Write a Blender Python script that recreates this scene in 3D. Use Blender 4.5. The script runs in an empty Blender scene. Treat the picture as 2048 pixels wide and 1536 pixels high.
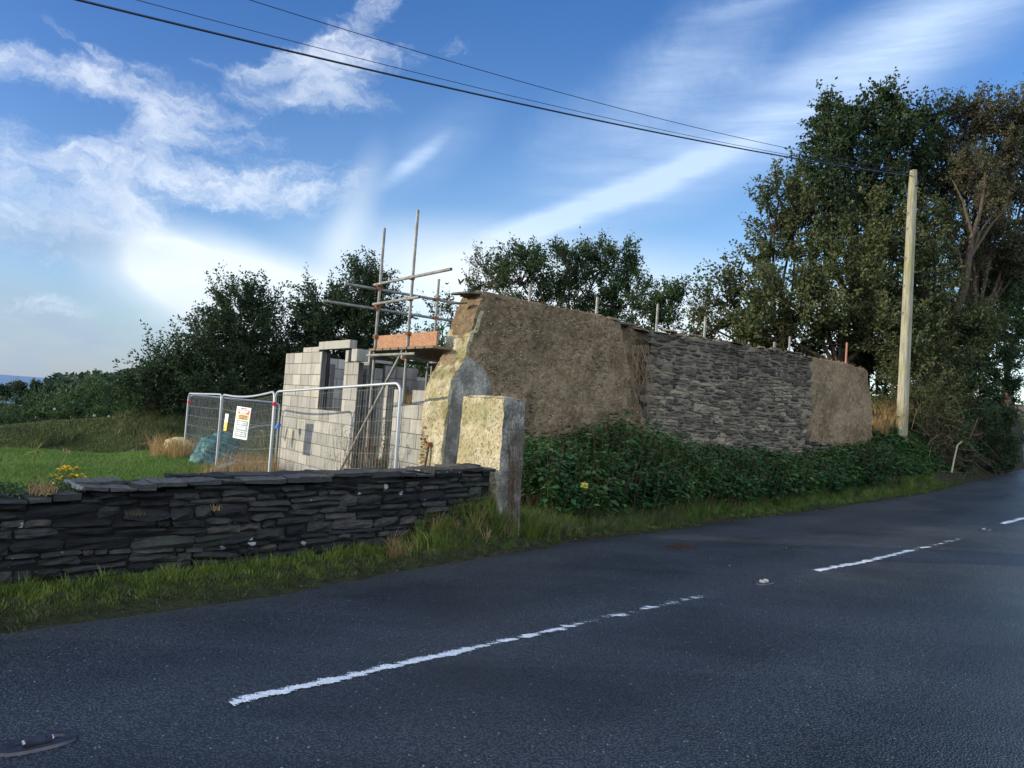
import bpy, math, random
import numpy as np
from mathutils import Vector, Matrix
R = np.random.default_rng(7)
random.seed(7)
rad = math.radians
sc = bpy.context.scene
COL = sc.collection

# ------------------------------------------------------------------ camera
CAMZ, F, PITCH, ROLL = 1.4, 1480.0, rad(2.12), rad(4.18)
cp, sp, cr, sr = math.cos(PITCH), math.sin(PITCH), math.cos(ROLL), math.sin(ROLL)
FW = np.array([0, cp, sp]); U0 = np.array([0, -sp, cp]); R0 = np.array([1., 0, 0])
RT = cr*R0 + sr*U0
UP = -sr*R0 + cr*U0
cam = bpy.data.cameras.new('camera'); co = bpy.data.objects.new('camera', cam); COL.objects.link(co)
co.matrix_world = Matrix(((RT[0], UP[0], -FW[0], 0), (RT[1], UP[1], -FW[1], 0), (RT[2], UP[2], -FW[2], CAMZ), (0, 0, 0, 1)))
cam.sensor_width = 36; cam.lens = 36*F/2048; cam.clip_start = .05; cam.clip_end = 60000
sc.camera = co
CAM = np.array([0, 0, CAMZ])

def ray(x, y):
    return FW*F + RT*(x-1024) - UP*(y-768)
def at(x, y, Y):            # world point seen at photo pixel x, y at depth Y
    d = ray(x, y); return CAM + d*(Y/d[1])
def gz(x, y, z=0.0):        # ... on the level z
    d = ray(x, y); return CAM + d*((z-CAMZ)/d[2])
def azel(x, y):
    d = ray(x, y); d = d/np.linalg.norm(d); return math.atan2(d[0], d[1]), math.asin(d[2])

# ------------------------------------------------------------------ light
SUN_AZ_VEC = np.array([-.995, -.10]); SUN_EL = rad(10.5)
EXPO = 0.52
def node_fns(nt):
    N, L = nt.nodes, nt.links
    def put(sock, v):
        if hasattr(v, 'is_linked') or hasattr(v, 'links'): L.new(v, sock)
        elif isinstance(v, (tuple, list)) and len(v) == 3 and sock.type == 'RGBA': sock.default_value = (*v, 1)
        else: sock.default_value = v
    def mth(op, a, b=None, c=None, clamp=False):
        n = N.new('ShaderNodeMath'); n.operation = op; n.use_clamp = clamp
        for i, v in enumerate((a, b, c)):
            if v is not None: put(n.inputs[i], v)
        return n.outputs[0]
    def mix(f, a, b, mode='MIX'):
        n = N.new('ShaderNodeMix'); n.data_type = 'RGBA'; n.blend_type = mode; n.clamp_factor = True
        put(n.inputs[0], f); put(n.inputs[6], a); put(n.inputs[7], b); return n.outputs[2]
    def noise(vec, scale, detail=4, rough=.55, dist=0.0, out=0, dim='3D', lac=2.0):
        n = N.new('ShaderNodeTexNoise'); n.noise_dimensions = dim
        if vec is not None: L.new(vec, n.inputs['Vector'])
        n.inputs['Scale'].default_value = scale; n.inputs['Detail'].default_value = detail
        n.inputs['Roughness'].default_value = rough; n.inputs['Distortion'].default_value = dist
        n.inputs['Lacunarity'].default_value = lac
        return n.outputs[out]
    def voro(vec, scale, feature='F1', out='Distance', rnd=1.0):
        n = N.new('ShaderNodeTexVoronoi'); n.feature = feature
        if vec is not None: L.new(vec, n.inputs['Vector'])
        n.inputs['Scale'].default_value = scale; n.inputs['Randomness'].default_value = rnd
        return n.outputs[out]
    def mr(v, a, b, c=0.0, d=1.0, smooth=True):
        n = N.new('ShaderNodeMapRange'); n.interpolation_type = 'SMOOTHSTEP' if smooth else 'LINEAR'
        put(n.inputs[0], v)
        for i, q in enumerate((a, b, c, d)): put(n.inputs[i+1], q)
        return n.outputs[0]
    def ramp(v, stops, interp='LINEAR'):
        n = N.new('ShaderNodeValToRGB'); put(n.inputs[0], v); cr_ = n.color_ramp; cr_.interpolation = interp
        while len(cr_.elements) < len(stops): cr_.elements.new(.5)
        for e, (p, c) in zip(cr_.elements, stops): e.position = p; e.color = (*c, 1)
        return n.outputs[0]
    def mapping(vec, loc=(0, 0, 0), rot=(0, 0, 0), scale=(1, 1, 1)):
        n = N.new('ShaderNodeMapping'); L.new(vec, n.inputs[0])
        n.inputs[1].default_value = loc; n.inputs[2].default_value = rot; n.inputs[3].default_value = scale
        return n.outputs[0]
    def vm(op, a, b=None, out=0):
        n = N.new('ShaderNodeVectorMath'); n.operation = op; put(n.inputs[0], a)
        if b is not None: put(n.inputs[1], b)
        return n.outputs[out]
    return dict(N=N, L=L, mth=mth, mix=mix, noise=noise, voro=voro, mr=mr, ramp=ramp, mapping=mapping, vm=vm)

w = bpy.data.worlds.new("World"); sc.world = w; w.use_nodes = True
def build_world():
    nt = w.node_tree; nt.nodes.clear(); f = node_fns(nt); N, L = f['N'], f['L']
    mth, mix, noise, mr, mapping, vm = f['mth'], f['mix'], f['noise'], f['mr'], f['mapping'], f['vm']
    out = N.new('ShaderNodeOutputWorld'); bg = N.new('ShaderNodeBackground'); L.new(bg.outputs[0], out.inputs[0])
    bg.inputs[1].default_value = 0.15
    sky = N.new('ShaderNodeTexSky'); sky.sky_type = 'NISHITA'; sky.sun_disc = False
    sky.sun_elevation = SUN_EL; sky.sun_rotation = math.atan2(SUN_AZ_VEC[0], SUN_AZ_VEC[1])
    sky.air_density = 1.0; sky.dust_density = .6; sky.ozone_density = 2.0; sky.altitude = 50
    tc = N.new('ShaderNodeTexCoord'); sep = N.new('ShaderNodeSeparateXYZ'); L.new(tc.outputs['Generated'], sep.inputs[0])
    X, Y, Z = sep.outputs
    az = mth('ARCTAN2', X, Y); el = mth('ARCSINE', Z)
    cmb = N.new('ShaderNodeCombineXYZ'); L.new(az, cmb.inputs[0]); L.new(el, cmb.inputs[1]); q = cmb.outputs[0]
    # wind-blown break-up of the cloud outlines
    wob = noise(q, 4.5, 8, .65, out=1); wob2 = vm('SUBTRACT', wob, (.5, .5, .5))
    qs = N.new('ShaderNodeVectorMath'); qs.operation = 'MULTIPLY_ADD'; L.new(wob2, qs.inputs[0]); qs.inputs[1].default_value = (.20, .13, 0); L.new(q, qs.inputs[2]); qw = qs.outputs[0]
    qs2 = N.new('ShaderNodeVectorMath'); qs2.operation = 'MULTIPLY_ADD'; L.new(wob2, qs2.inputs[0]); qs2.inputs[1].default_value = (.03, .03, 0); L.new(q, qs2.inputs[2]); qsoft = qs2.outputs[0]
    def ell(px, py, ang, rx, ry, vec=qw, inner=.15):
        a, e = azel(px, py); r = math.radians(ang)
        n = N.new('ShaderNodeMapping'); n.vector_type = 'TEXTURE'; L.new(vec, n.inputs[0])
        n.inputs[1].default_value = (a, e, 0); n.inputs[2].default_value = (0, 0, r)
        n.inputs[3].default_value = (rx/F, ry/F, 1)
        # drop z
        ln = vm('LENGTH', n.outputs[0], out=1)
        return mr(ln, 1.0, inner)
    def add(*v):
        o = v[0]
        for k in v[1:]: o = mth('ADD', o, k)
        return o
    def mul(a, b): return mth('MULTIPLY', a, b)
    # puffy, torn clouds top left
    puff = add(ell(120, 170, 3, 190, 48), mul(ell(20, 130, 0, 110, 40), .6), mul(ell(330, 205, -3, 230, 55), .8), mul(ell(560, 165, 18, 240, 75), .85), ell(690, 80, 40, 190, 75),
               mul(ell(660, 205, 8, 170, 45), 1.0), mul(ell(350, 262, 5, 110, 45), 1.0), mul(ell(800, 110, 10, 130, 50), .45),
               mul(ell(150, 380, -18, 260, 90), 1.2), mul(ell(430, 370, -4, 300, 62), 1.3), mul(ell(600, 370, 6, 140, 55), .8), ell(30, 400, -10, 180, 90), mul(ell(230, 310, 25, 170, 50), .7),
               mul(ell(150, 508, 0, 130, 24), .55), mul(ell(310, 500, -6, 90, 18), .4), mul(ell(120, 590, 0, 110, 30), .7), mul(ell(900, 105, 0, 60, 30), .5), mul(ell(470, 300, 10, 160, 30), .5), mul(ell(250, 130, -6, 160, 22), .55), mul(ell(480, 140, 14, 100, 26), .6), mul(ell(80, 320, 10, 90, 26), .5), mul(ell(200, 615, -6, 70, 14), .5))
    fine = noise(mapping(qw, scale=(1, 1.7, 1)), 9, 9, .66, .35)
    fine2 = noise(mapping(qw, loc=(3, 1, 0), rot=(0, 0, -.3), scale=(.7, 1.8, 1)), 30, 8, .7, .5)
    tex = add(mul(fine, .7), mul(fine2, .35))
    pm = mr(add(mul(mth('MINIMUM', puff, 1.25), .62), mul(mth('SUBTRACT', tex, .53), 3.4)), .05, 1.3)
    pm = mul(pm, mr(puff, 0.0, .35))
    # smooth milky clouds
    glow = add(ell(470, 590, -12, 330, 135, qsoft, .25), mul(ell(350, 540, -25, 130, 75, qsoft, .3), .7), mul(ell(640, 660, -18, 420, 130, qsoft, .1), .9), mul(ell(880, 560, 0, 400, 150, qsoft, .0), .5),
               mul(ell(700, 440, 75, 200, 60, qsoft, 0), .4), mul(ell(1150, 600, -4, 700, 170, qsoft, 0), .8), mul(ell(1750, 700, -4, 700, 120, qsoft, 0), .75), mul(ell(560, 700, 0, 300, 90, qsoft, 0), .6))
    gn = noise(mapping(q, rot=(0, 0, .3), scale=(.8, 2.0, 1)), 5, 6, .55, .5)
    gm = mth('MULTIPLY', glow, mr(gn, .2, .7, .75, 1.05), clamp=True)
    # grey bank low on the left, over the sea
    lowb = add(ell(40, 690, -4, 520, 190, qsoft, .2), mul(ell(100, 470, 0, 260, 60, qsoft, .1), .75))
    lm = mth('MULTIPLY', lowb, mr(noise(mapping(q, scale=(1, 2.2, 1)), 8, 7, .6), .3, .7, .5, .9), clamp=True)
    # cirrus streaks on the right
    ci_n = noise(mapping(q, rot=(0, 0, -.46), scale=(1.6, 13, 1)), 2.6, 9, .66, .35)
    ci_m = noise(mapping(q, rot=(0, 0, -.62), scale=(1.4, 9, 1)), 5.5, 6, .6, .3)
    cir = add(mul(ell(1230, 395, 22, 420, 42, qsoft, 0), 1.1), mul(ell(1010, 490, 28, 250, 50, qsoft, 0), .8), mul(ell(1500, 255, 24, 720, 130, qsoft, 0), .7),
              mul(ell(1850, 70, 26, 480, 130, qsoft, 0), .6), mul(ell(1280, 190, 36, 400, 120, qw, 0), .38), mul(ell(1450, 90, 30, 340, 90, qw, 0), .3),
              mul(ell(825, 325, 42, 110, 26, qsoft, 0), .7), mul(ell(860, 300, 40, 210, 80, qsoft, 0), .22), mul(ell(1500, 10, 8, 160, 20, qsoft, 0), .4), mul(ell(1500, 560, 10, 300, 60, qsoft, 0), .25))
    cm = mth('MULTIPLY', cir, add(mr(ci_n, .25, .75, .55, 1.1), mul(mth('SUBTRACT', ci_m, .5), .5)), clamp=True)
    # bright cloud added behind the camera to fill the shade
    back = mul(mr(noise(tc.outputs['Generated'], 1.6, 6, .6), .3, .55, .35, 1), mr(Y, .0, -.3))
    # base sky, deepened overhead
    hsv = N.new('ShaderNodeHueSaturation'); L.new(sky.outputs[0], hsv.inputs['Color']); hsv.inputs['Saturation'].default_value = 1.0; hsv.inputs['Value'].default_value = 1.0
    low = mix(mr(az, .0, -.6), (1.3, 1.36, 1.5), (.66, .76, 1.0)); high = mix(mr(az, .1, -.6), (.44, .77, 1.24), (.30, .54, .96))
    tint = mix(mr(el, 0.05, .56), low, high)
    base = mix(1.0, hsv.outputs[0], tint, 'MULTIPLY')
    SK['base'] = base
    c_white = (5.0, 5.3, 5.7); c_warm = (5.6, 5.7, 5.5); c_grey = (1.9, 2.45, 3.3); c_cir = (3.4, 4.3, 5.6)
    shade = mr(noise(mapping(qw, loc=(1, 4, 0)), 7, 5, .5), .35, .65)
    cpuff = mix(shade, (3.2, 3.75, 4.6), c_white)
    col = mix(mul(cm, .8), base, c_cir)
    col = mix(mul(gm, .95), col, mix(gn, c_warm, (3.6, 4.4, 5.2)))
    col = mix(mul(lm, .95), col, c_grey)
    col = mix(mul(pm, .85), col, cpuff)
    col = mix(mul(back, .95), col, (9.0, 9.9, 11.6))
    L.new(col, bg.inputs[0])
SK = {}
build_world()
sl = bpy.data.lights.new('sun', 'SUN'); so = bpy.data.objects.new('sun', sl); COL.objects.link(so)
sl.energy = 4.0; sl.angle = rad(.6); sl.color = (1.0, .87, .66)
sdir = Vector((SUN_AZ_VEC[0]*math.cos(SUN_EL), SUN_AZ_VEC[1]*math.cos(SUN_EL), math.sin(SUN_EL)))
so.rotation_euler = sdir.to_track_quat('Z', 'Y').to_euler(); so.location = (-20, 5, 20)
sc.view_settings.view_transform = 'Standard'; sc.view_settings.look = 'None'
sc.view_settings.exposure = EXPO; sc.view_settings.gamma = 1
sc.render.engine = 'CYCLES'
sc.cycles.max_bounces = 5; sc.cycles.diffuse_bounces = 2; sc.cycles.glossy_bounces = 2; sc.cycles.transparent_max_bounces = 8

# ------------------------------------------------------------------ noise and mesh helpers
def _h(ix, iy, iz, s):
    n = (ix*374761393 + iy*668265263 + iz*2147483647 + s*974634777) & 0xffffffff
    n = ((n ^ (n >> 13))*1274126177) & 0xffffffff
    n = ((n ^ (n >> 16))*2246822519) & 0xffffffff
    return ((n ^ (n >> 15)) & 0xffffff)/float(0xffffff)
def vnoise(P, scale=1.0, seed=0):
    P = np.asarray(P, float)*scale + 100.37
    i = np.floor(P).astype(np.int64); f = P-i; f = f*f*(3-2*f); o = 0
    for dx in (0, 1):
        for dy in (0, 1):
            for dz in (0, 1):
                wgt = (f[..., 0] if dx else 1-f[..., 0])*(f[..., 1] if dy else 1-f[..., 1])*(f[..., 2] if dz else 1-f[..., 2])
                o = o + wgt*_h(i[..., 0]+dx, i[..., 1]+dy, i[..., 2]+dz, seed)
    return o
def fbm(P, scale=1.0, octv=3, seed=0, rough=.5):
    o = 0; a = 1; t = 0
    for k in range(octv):
        o = o + a*vnoise(P, scale*2**k, seed+k*17); t += a; a *= rough
    return o/t
def vecnoise(P, scale, octv=3, seed=0):
    return np.stack([fbm(P, scale, octv, seed+s) - .5 for s in (0, 101, 211)], -1)
def sst(x, a, b):
    t = np.clip((np.asarray(x, float)-a)/(b-a), 0, 1); return t*t*(3-2*t)
def nrm(v):
    v = np.asarray(v, float); return v/np.maximum(np.linalg.norm(v, axis=-1, keepdims=True), 1e-9)

class MB:
    def __init__(s): s.V = []; s.F = []; s.T = []; s.M = []; s.n = 0
    def add(s, V, F, tone=.5, mat=0):
        V = np.asarray(V, float).reshape(-1, 3); F = np.asarray(F, dtype=np.int64)
        s.V.append(V); s.F.append((F + s.n, mat)); s.n += len(V)
        s.T.append(np.broadcast_to(np.asarray(tone, float), (len(V),)).copy())
    def box(s, c, ax, ay, az, tone=.5, mat=0):      # centre and three half-axis vectors
        c, ax, ay, az = [np.asarray(k, float) for k in (c, ax, ay, az)]
        V = [c+i*ax+j*ay+k*az for i in (-1, 1) for j in (-1, 1) for k in (-1, 1)]
        s.add(V, [[0, 1, 3, 2], [4, 6, 7, 5], [0, 4, 5, 1], [2, 3, 7, 6], [0, 2, 6, 4], [1, 5, 7, 3]], tone, mat)
    def tube(s, P, r, n=8, tone=.5, mat=0, cap=True):
        P = np.asarray(P, float); k = len(P); r = np.broadcast_to(np.asarray(r, float), (k,))
        T = nrm(np.gradient(P, axis=0)); up = np.array([0, 0, 1.]) if abs(T[0][2]) < .9 else np.array([1., 0, 0])
        A = nrm(np.cross(T, up)); B = np.cross(T, A); th = np.arange(n)*2*math.pi/n
        V = P[:, None]+r[:, None, None]*(A[:, None]*np.cos(th)[None, :, None]+B[:, None]*np.sin(th)[None, :, None])
        i = np.arange(k-1)[:, None]*n; j = np.arange(n)[None]; j2 = (j+1) % n
        Fq = np.stack([i+j, i+j2, i+n+j2, i+n+j], -1).reshape(-1, 4)
        base = s.n; s.add(V, Fq, tone, mat)
        if cap:
            c0 = V[0].mean(0); c1 = V[-1].mean(0); jj = np.arange(n); jn = (jj+1) % n
            s.add(np.vstack([V[0], c0]), np.stack([np.full(n, n), jn, jj], -1), tone, mat)
            s.add(np.vstack([V[-1], c1]), np.stack([np.full(n, n), jj, jn], -1), tone, mat)
    def sticks(s, A, B, ra, rb, tone=.5, mat=0, n=3):
        A = np.asarray(A); B = np.asarray(B); k = len(A)
        if k == 0: return
        T = nrm(B-A); h = np.where(np.abs(T[:, 2:3]) < .9, np.array([[0, 0, 1.]]), np.array([[1., 0, 0]]))
        U = nrm(np.cross(T, h)); W = np.cross(T, U); th = np.arange(n)*2*math.pi/n
        ring = U[:, None]*np.cos(th)[None, :, None]+W[:, None]*np.sin(th)[None, :, None]
        ra = np.broadcast_to(ra, (k,)); rb = np.broadcast_to(rb, (k,))
        V = np.concatenate([A[:, None]+ring*ra[:, None, None], B[:, None]+ring*rb[:, None, None]], 1)
        j = np.arange(n); j2 = (j+1) % n; o = np.arange(k)[:, None, None]*2*n
        Fq = (np.stack([j, j2, n+j2, n+j], -1)[None]+o).reshape(-1, 4)
        s.add(V, Fq, np.repeat(np.broadcast_to(tone, (k,)), 2*n), mat)
    def leaves(s, P, D, Nn, ln, wd, tone, mat=0, fold=.25):
        k = len(P)
        if k == 0: return
        D = nrm(D); S = nrm(np.cross(D, Nn)); Nn = np.cross(S, D)
        ln = np.broadcast_to(ln, (k,))[:, None]; wd = np.broadcast_to(wd, (k,))[:, None]
        a = P; b = P+D*ln; m = P+D*ln*.45
        l = m+S*wd*.5+Nn*wd*fold; r = m-S*wd*.5+Nn*wd*fold
        V = np.stack([a, r, b, l], 1); o = np.arange(k)[:, None]*4
        Ft = np.concatenate([o+np.array([0, 1, 2]), o+np.array([0, 2, 3])])
        s.add(V, Ft, np.repeat(np.broadcast_to(tone, (k,)), 4), mat)
    def blades(s, P, H, lean, wd, tone, mat=0):
        k = len(P); th = R.uniform(0, 2*math.pi, k); S = np.stack([np.cos(th), np.sin(th), 0*th], -1)
        H = np.broadcast_to(H, (k,))[:, None]; wd = np.broadcast_to(wd, (k,))[:, None]
        up = np.array([[0, 0, 1.]]); m = P+up*H*.6+lean*H*.35; t = P+up*H+lean*H
        V = np.stack([P-S*wd*.5, P+S*wd*.5, m+S*wd*.35, m-S*wd*.35, t], 1); o = np.arange(k)[:, None]*5
        T5 = np.repeat(np.broadcast_to(tone, (k,)), 5)
        s.add(V, o+np.array([0, 1, 2, 3]), T5, mat)
        s.F.append((o+np.array([3, 2, 4])+s.n-len(V)*5, mat))
    def grid(s, V, tone=.5, mat=0, flip=False):       # V[i, j, 3]
        a, b = V.shape[:2]; i = np.arange(a-1)[:, None]*b; j = np.arange(b-1)[None]
        Fq = np.stack([i+j, i+b+j, i+b+j+1, i+j+1], -1).reshape(-1, 4)
        if flip: Fq = Fq[:, ::-1]
        t = tone.reshape(-1) if isinstance(tone, np.ndarray) else tone
        s.add(V.reshape(-1, 3), Fq, t, mat)
    def build(s, name, mats, parent=None, smooth=False):
        me = bpy.data.meshes.new(name)
        V = np.concatenate(s.V) if s.V else np.zeros((0, 3))
        org = np.zeros(3)
        if parent is not None: org = np.array(WPOS[parent.name])
        else: org = np.array([V[:, 0].mean(), V[:, 1].mean(), V[:, 2].min()])
        me.vertices.add(len(V)); me.vertices.foreach_set('co', (V-org).astype(np.float32).ravel())
        loops = np.concatenate([f.ravel() for f, _ in s.F]); tot = np.concatenate([np.full(len(f), f.shape[1]) for f, _ in s.F])
        mi = np.concatenate([np.full(len(f), m) for f, m in s.F])
        me.loops.add(len(loops)); me.loops.foreach_set('vertex_index', loops.astype(np.int32))
        me.polygons.add(len(tot)); me.polygons.foreach_set('loop_start', np.concatenate([[0], np.cumsum(tot)[:-1]]).astype(np.int32))
        me.polygons.foreach_set('material_index', mi.astype(np.int32))
        me.polygons.foreach_set('use_smooth', np.full(len(tot), smooth))
        me.update(calc_edges=True)
        at_ = me.attributes.new('tone', 'FLOAT', 'POINT'); at_.data.foreach_set('value', np.concatenate(s.T).astype(np.float32))
        for m in (mats if isinstance(mats, (list, tuple)) else [mats]): me.materials.append(m)
        o = bpy.data.objects.new(name, me); COL.objects.link(o)
        if parent is not None: o.parent = parent
        else: o.location = org; 
        WPOS[o.name] = tuple(org)
        return o
WPOS = {}
def tag(o, label=None, cat=None, group=None, kind=None):
    for k, v in (('label', label), ('category', cat), ('group', group), ('kind', kind)):
        if v: o[k] = v
    return o
def thing(name, loc, label, cat, group=None):
    o = bpy.data.objects.new(name, None); COL.objects.link(o); o.location = tuple(float(k) for k in loc); o.empty_display_size = .3
    WPOS[o.name] = tuple(float(k) for k in loc); return tag(o, label, cat, group)

# ------------------------------------------------------------------ materials
def mat(name, fn, rough=.85, spec=.3, bump=None, metal=0.0, trans=None):
    m = bpy.data.materials.new(name); m.use_nodes = True; nt = m.node_tree; f = node_fns(nt)
    b = nt.nodes['Principled BSDF']; b.inputs['Roughness'].default_value = rough; b.inputs['Specular IOR Level'].default_value = spec
    b.inputs['Metallic'].default_value = metal
    tc = f['N'].new('ShaderNodeTexCoord'); geo = f['N'].new('ShaderNodeNewGeometry')
    at_ = f['N'].new('ShaderNodeAttribute'); at_.attribute_name = 'tone'
    f['P'] = geo.outputs['Position']; f['tone'] = at_.outputs['Fac']; f['b'] = b; f['geo'] = geo
    r = fn(f)
    if isinstance(r, tuple) and not isinstance(r[0], (int, float)): colr, h, dist = r
    else: colr, h, dist = r, None, 0
    if hasattr(colr, 'links'): f['L'].new(colr, b.inputs['Base Color'])
    else: b.inputs['Base Color'].default_value = (*colr, 1)
    if h is not None:
        bn = f['N'].new('ShaderNodeBump'); bn.inputs['Distance'].default_value = dist; bn.inputs['Strength'].default_value = 1.0
        f['L'].new(h, bn.inputs['Height']); f['L'].new(bn.outputs[0], b.inputs['Normal'])
    if trans is not None:
        out = nt.nodes['Material Output']; tr = f['N'].new('ShaderNodeBsdfTranslucent'); mx = f['N'].new('ShaderNodeMixShader')
        mx.inputs[0].default_value = trans; f['L'].new(b.outputs[0], mx.inputs[1]); f['L'].new(tr.outputs[0], mx.inputs[2])
        tint = f['mix'](1.0, colr if hasattr(colr, 'links') else (*colr,), (1.2, 1.25, .6), 'MULTIPLY')
        f['L'].new(tint, tr.inputs[0]); f['L'].new(mx.outputs[0], out.inputs[0])
    return m
def plain(name, c, rough=.6, spec=.3, metal=0.0):
    def fn(f):
        n = f['noise'](f['P'], 14, 4, .6); return f['mix'](f['mr'](n, .3, .7), tuple(k*.78 for k in c), tuple(min(1, k*1.12) for k in c))
    return mat(name, fn, rough, spec, metal=metal)
def leafmat(name, stops, rough=.6, trans=.25, spec=.18):
    def fn(f):
        n = f['noise'](f['P'], .9, 3, .5)
        v = f['mth']('ADD', f['mth']('MULTIPLY', f['tone'], .75), f['mth']('MULTIPLY', n, .35))
        return f['ramp'](v, stops)
    return mat(name, fn, rough, spec, trans=trans)
def asphalt_fn(f):
    P = f['P']; chips = f['voro'](P, 78); chips2 = f['voro'](P, 150)
    cellc = f['voro'](P, 78, out='Color')
    big = f['noise'](P, .55, 5, .6); mid = f['noise'](f['mapping'](P, rot=(0, 0, -.76), scale=(.25, 1.6, 1)), 1.1, 4, .6)
    base = f['mix'](f['mr'](big, .3, .7), (.020, .0235, .028), (.043, .0475, .053))
    base = f['mix'](f['mth']('MULTIPLY', f['mr'](mid, .42, .7), .7), base, (.058, .064, .071))
    _n = f['vm']('DOT_PRODUCT', P, (-.693, .721, 0), out=1); _w = f['mth']('SINE', f['mth']('MULTIPLY', f['mth']('ADD', _n, f['mth']('MULTIPLY', f['noise'](P, .25, 3), .5)), 3.9))
    base = f['mix'](f['mr'](_w, -.2, 1.0, 0, .55), base, (.060, .066, .073))       # polished wheel tracks
    _s = f['mr'](f['mth']('ABSOLUTE', f['mth']('ADD', f['mth']('SUBTRACT', _n, 3.95), f['mth']('MULTIPLY', f['mth']('SUBTRACT', f['noise'](P, 1.3, 5, .6), .5), .35))), .016, .007)
    base = f['mix'](f['mth']('MULTIPLY', f['mth']('MULTIPLY', _s, f['mr'](f['noise'](P, .5, 2), .45, .55)), .7), base, (.008, .009, .011))   # a fine crack
    g = f['mr'](chips, .15, .75, 1.5, .4)
    base = f['mix'](1.0, base, g, 'MULTIPLY')
    sep = f['N'].new('ShaderNodeSeparateColor'); f['L'].new(cellc, sep.inputs[0])
    pale = f['mr'](sep.outputs[0], .986, .992); edge = f['mr'](chips, .5, .3)
    base = f['mix'](f['mth']('MULTIPLY', f['mth']('MULTIPLY', pale, edge), .6), base, (.42, .45, .46))
    h = f['mth']('ADD', f['mth']('MULTIPLY', f['mr'](chips, .05, .7, 1, 0), 1.0), f['mth']('MULTIPLY', f['mr'](chips2, 0, .6, 1, 0), .35))
    rgh = f['mr'](big, .3, .7, .34, .52); f['L'].new(rgh, f['b'].inputs['Roughness'])
    return base, h, .006
M_ASPH = mat('asphalt', asphalt_fn, .5, .5)
def paint_fn(f):
    return f['mix'](f['mr'](f['noise'](f['P'], 30, 4), .3, .7), (.6, .62, .62), (.82, .84, .84))
M_PAINT = mat('road_paint', paint_fn, .6, .3)
def _worn(m):
    nt = m.node_tree; f = node_fns(nt); geo = [n for n in nt.nodes if n.type == 'NEW_GEOMETRY'][0]; P = geo.outputs['Position']
    tn = [n for n in nt.nodes if n.type == 'ATTRIBUTE'][0].outputs['Fac']
    a = f['noise'](f['mapping'](P, rot=(0, 0, -.765), scale=(1, 4, 1)), 3.2, 3, .6); b = f['noise'](P, 120, 3, .6); c = f['noise'](f['mapping'](P, rot=(0, 0, -.765), scale=(.5, 2.4, 1)), 22, 3, .6)
    v = f['mth']('ADD', f['mth']('ADD', f['mth']('MULTIPLY', a, .9), f['mth']('MULTIPLY', b, .55)), f['mth']('MULTIPLY', c, .45))
    v = f['mth']('ADD', v, f['mth']('MULTIPLY', tn, .5))
    keep = f['mr'](v, 1.21, 1.25)
    tr = nt.nodes.new('ShaderNodeBsdfTransparent'); mx = nt.nodes.new('ShaderNodeMixShader'); out = nt.nodes['Material Output']
    nt.links.new(keep, mx.inputs[0]); nt.links.new(tr.outputs[0], mx.inputs[1]); nt.links.new(nt.nodes['Principled BSDF'].outputs[0], mx.inputs[2]); nt.links.new(mx.outputs[0], out.inputs[0])
_worn(M_PAINT)
def ground_fn(f):
    P = f['P']; n = f['noise'](P, .35, 5, .6); n2 = f['noise'](P, 7, 5, .7); n3 = f['noise'](P, 45, 3, .6)
    g = f['mix'](f['mr'](n, .35, .65), (.030, .062, .012), (.055, .10, .022))
    g = f['mix'](f['mr'](n2, .35, .75), g, (.075, .115, .03))
    tonec = f['mix'](f['mr'](n2, .3, .7), (.020, .020, .010), (.045, .045, .022))
    g = f['mix'](f['tone'], g, tonec)
    return g, f['mth']('ADD', n2, f['mth']('MULTIPLY', n3, .6)), .05
M_GROUND = mat('meadow_ground', ground_fn, .95, .1)
def sea_fn(f):
    n = f['noise'](f['mapping'](f['P'], scale=(.002, .01, 1)), 1, 6, .6)
    return f['mix'](f['mr'](n, .3, .7), (.10, .17, .28), (.16, .24, .36)), f['noise'](f['P'], .12, 5, .6), 1.2
M_SEA = mat('sea_water', sea_fn, .45, .3)
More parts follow.
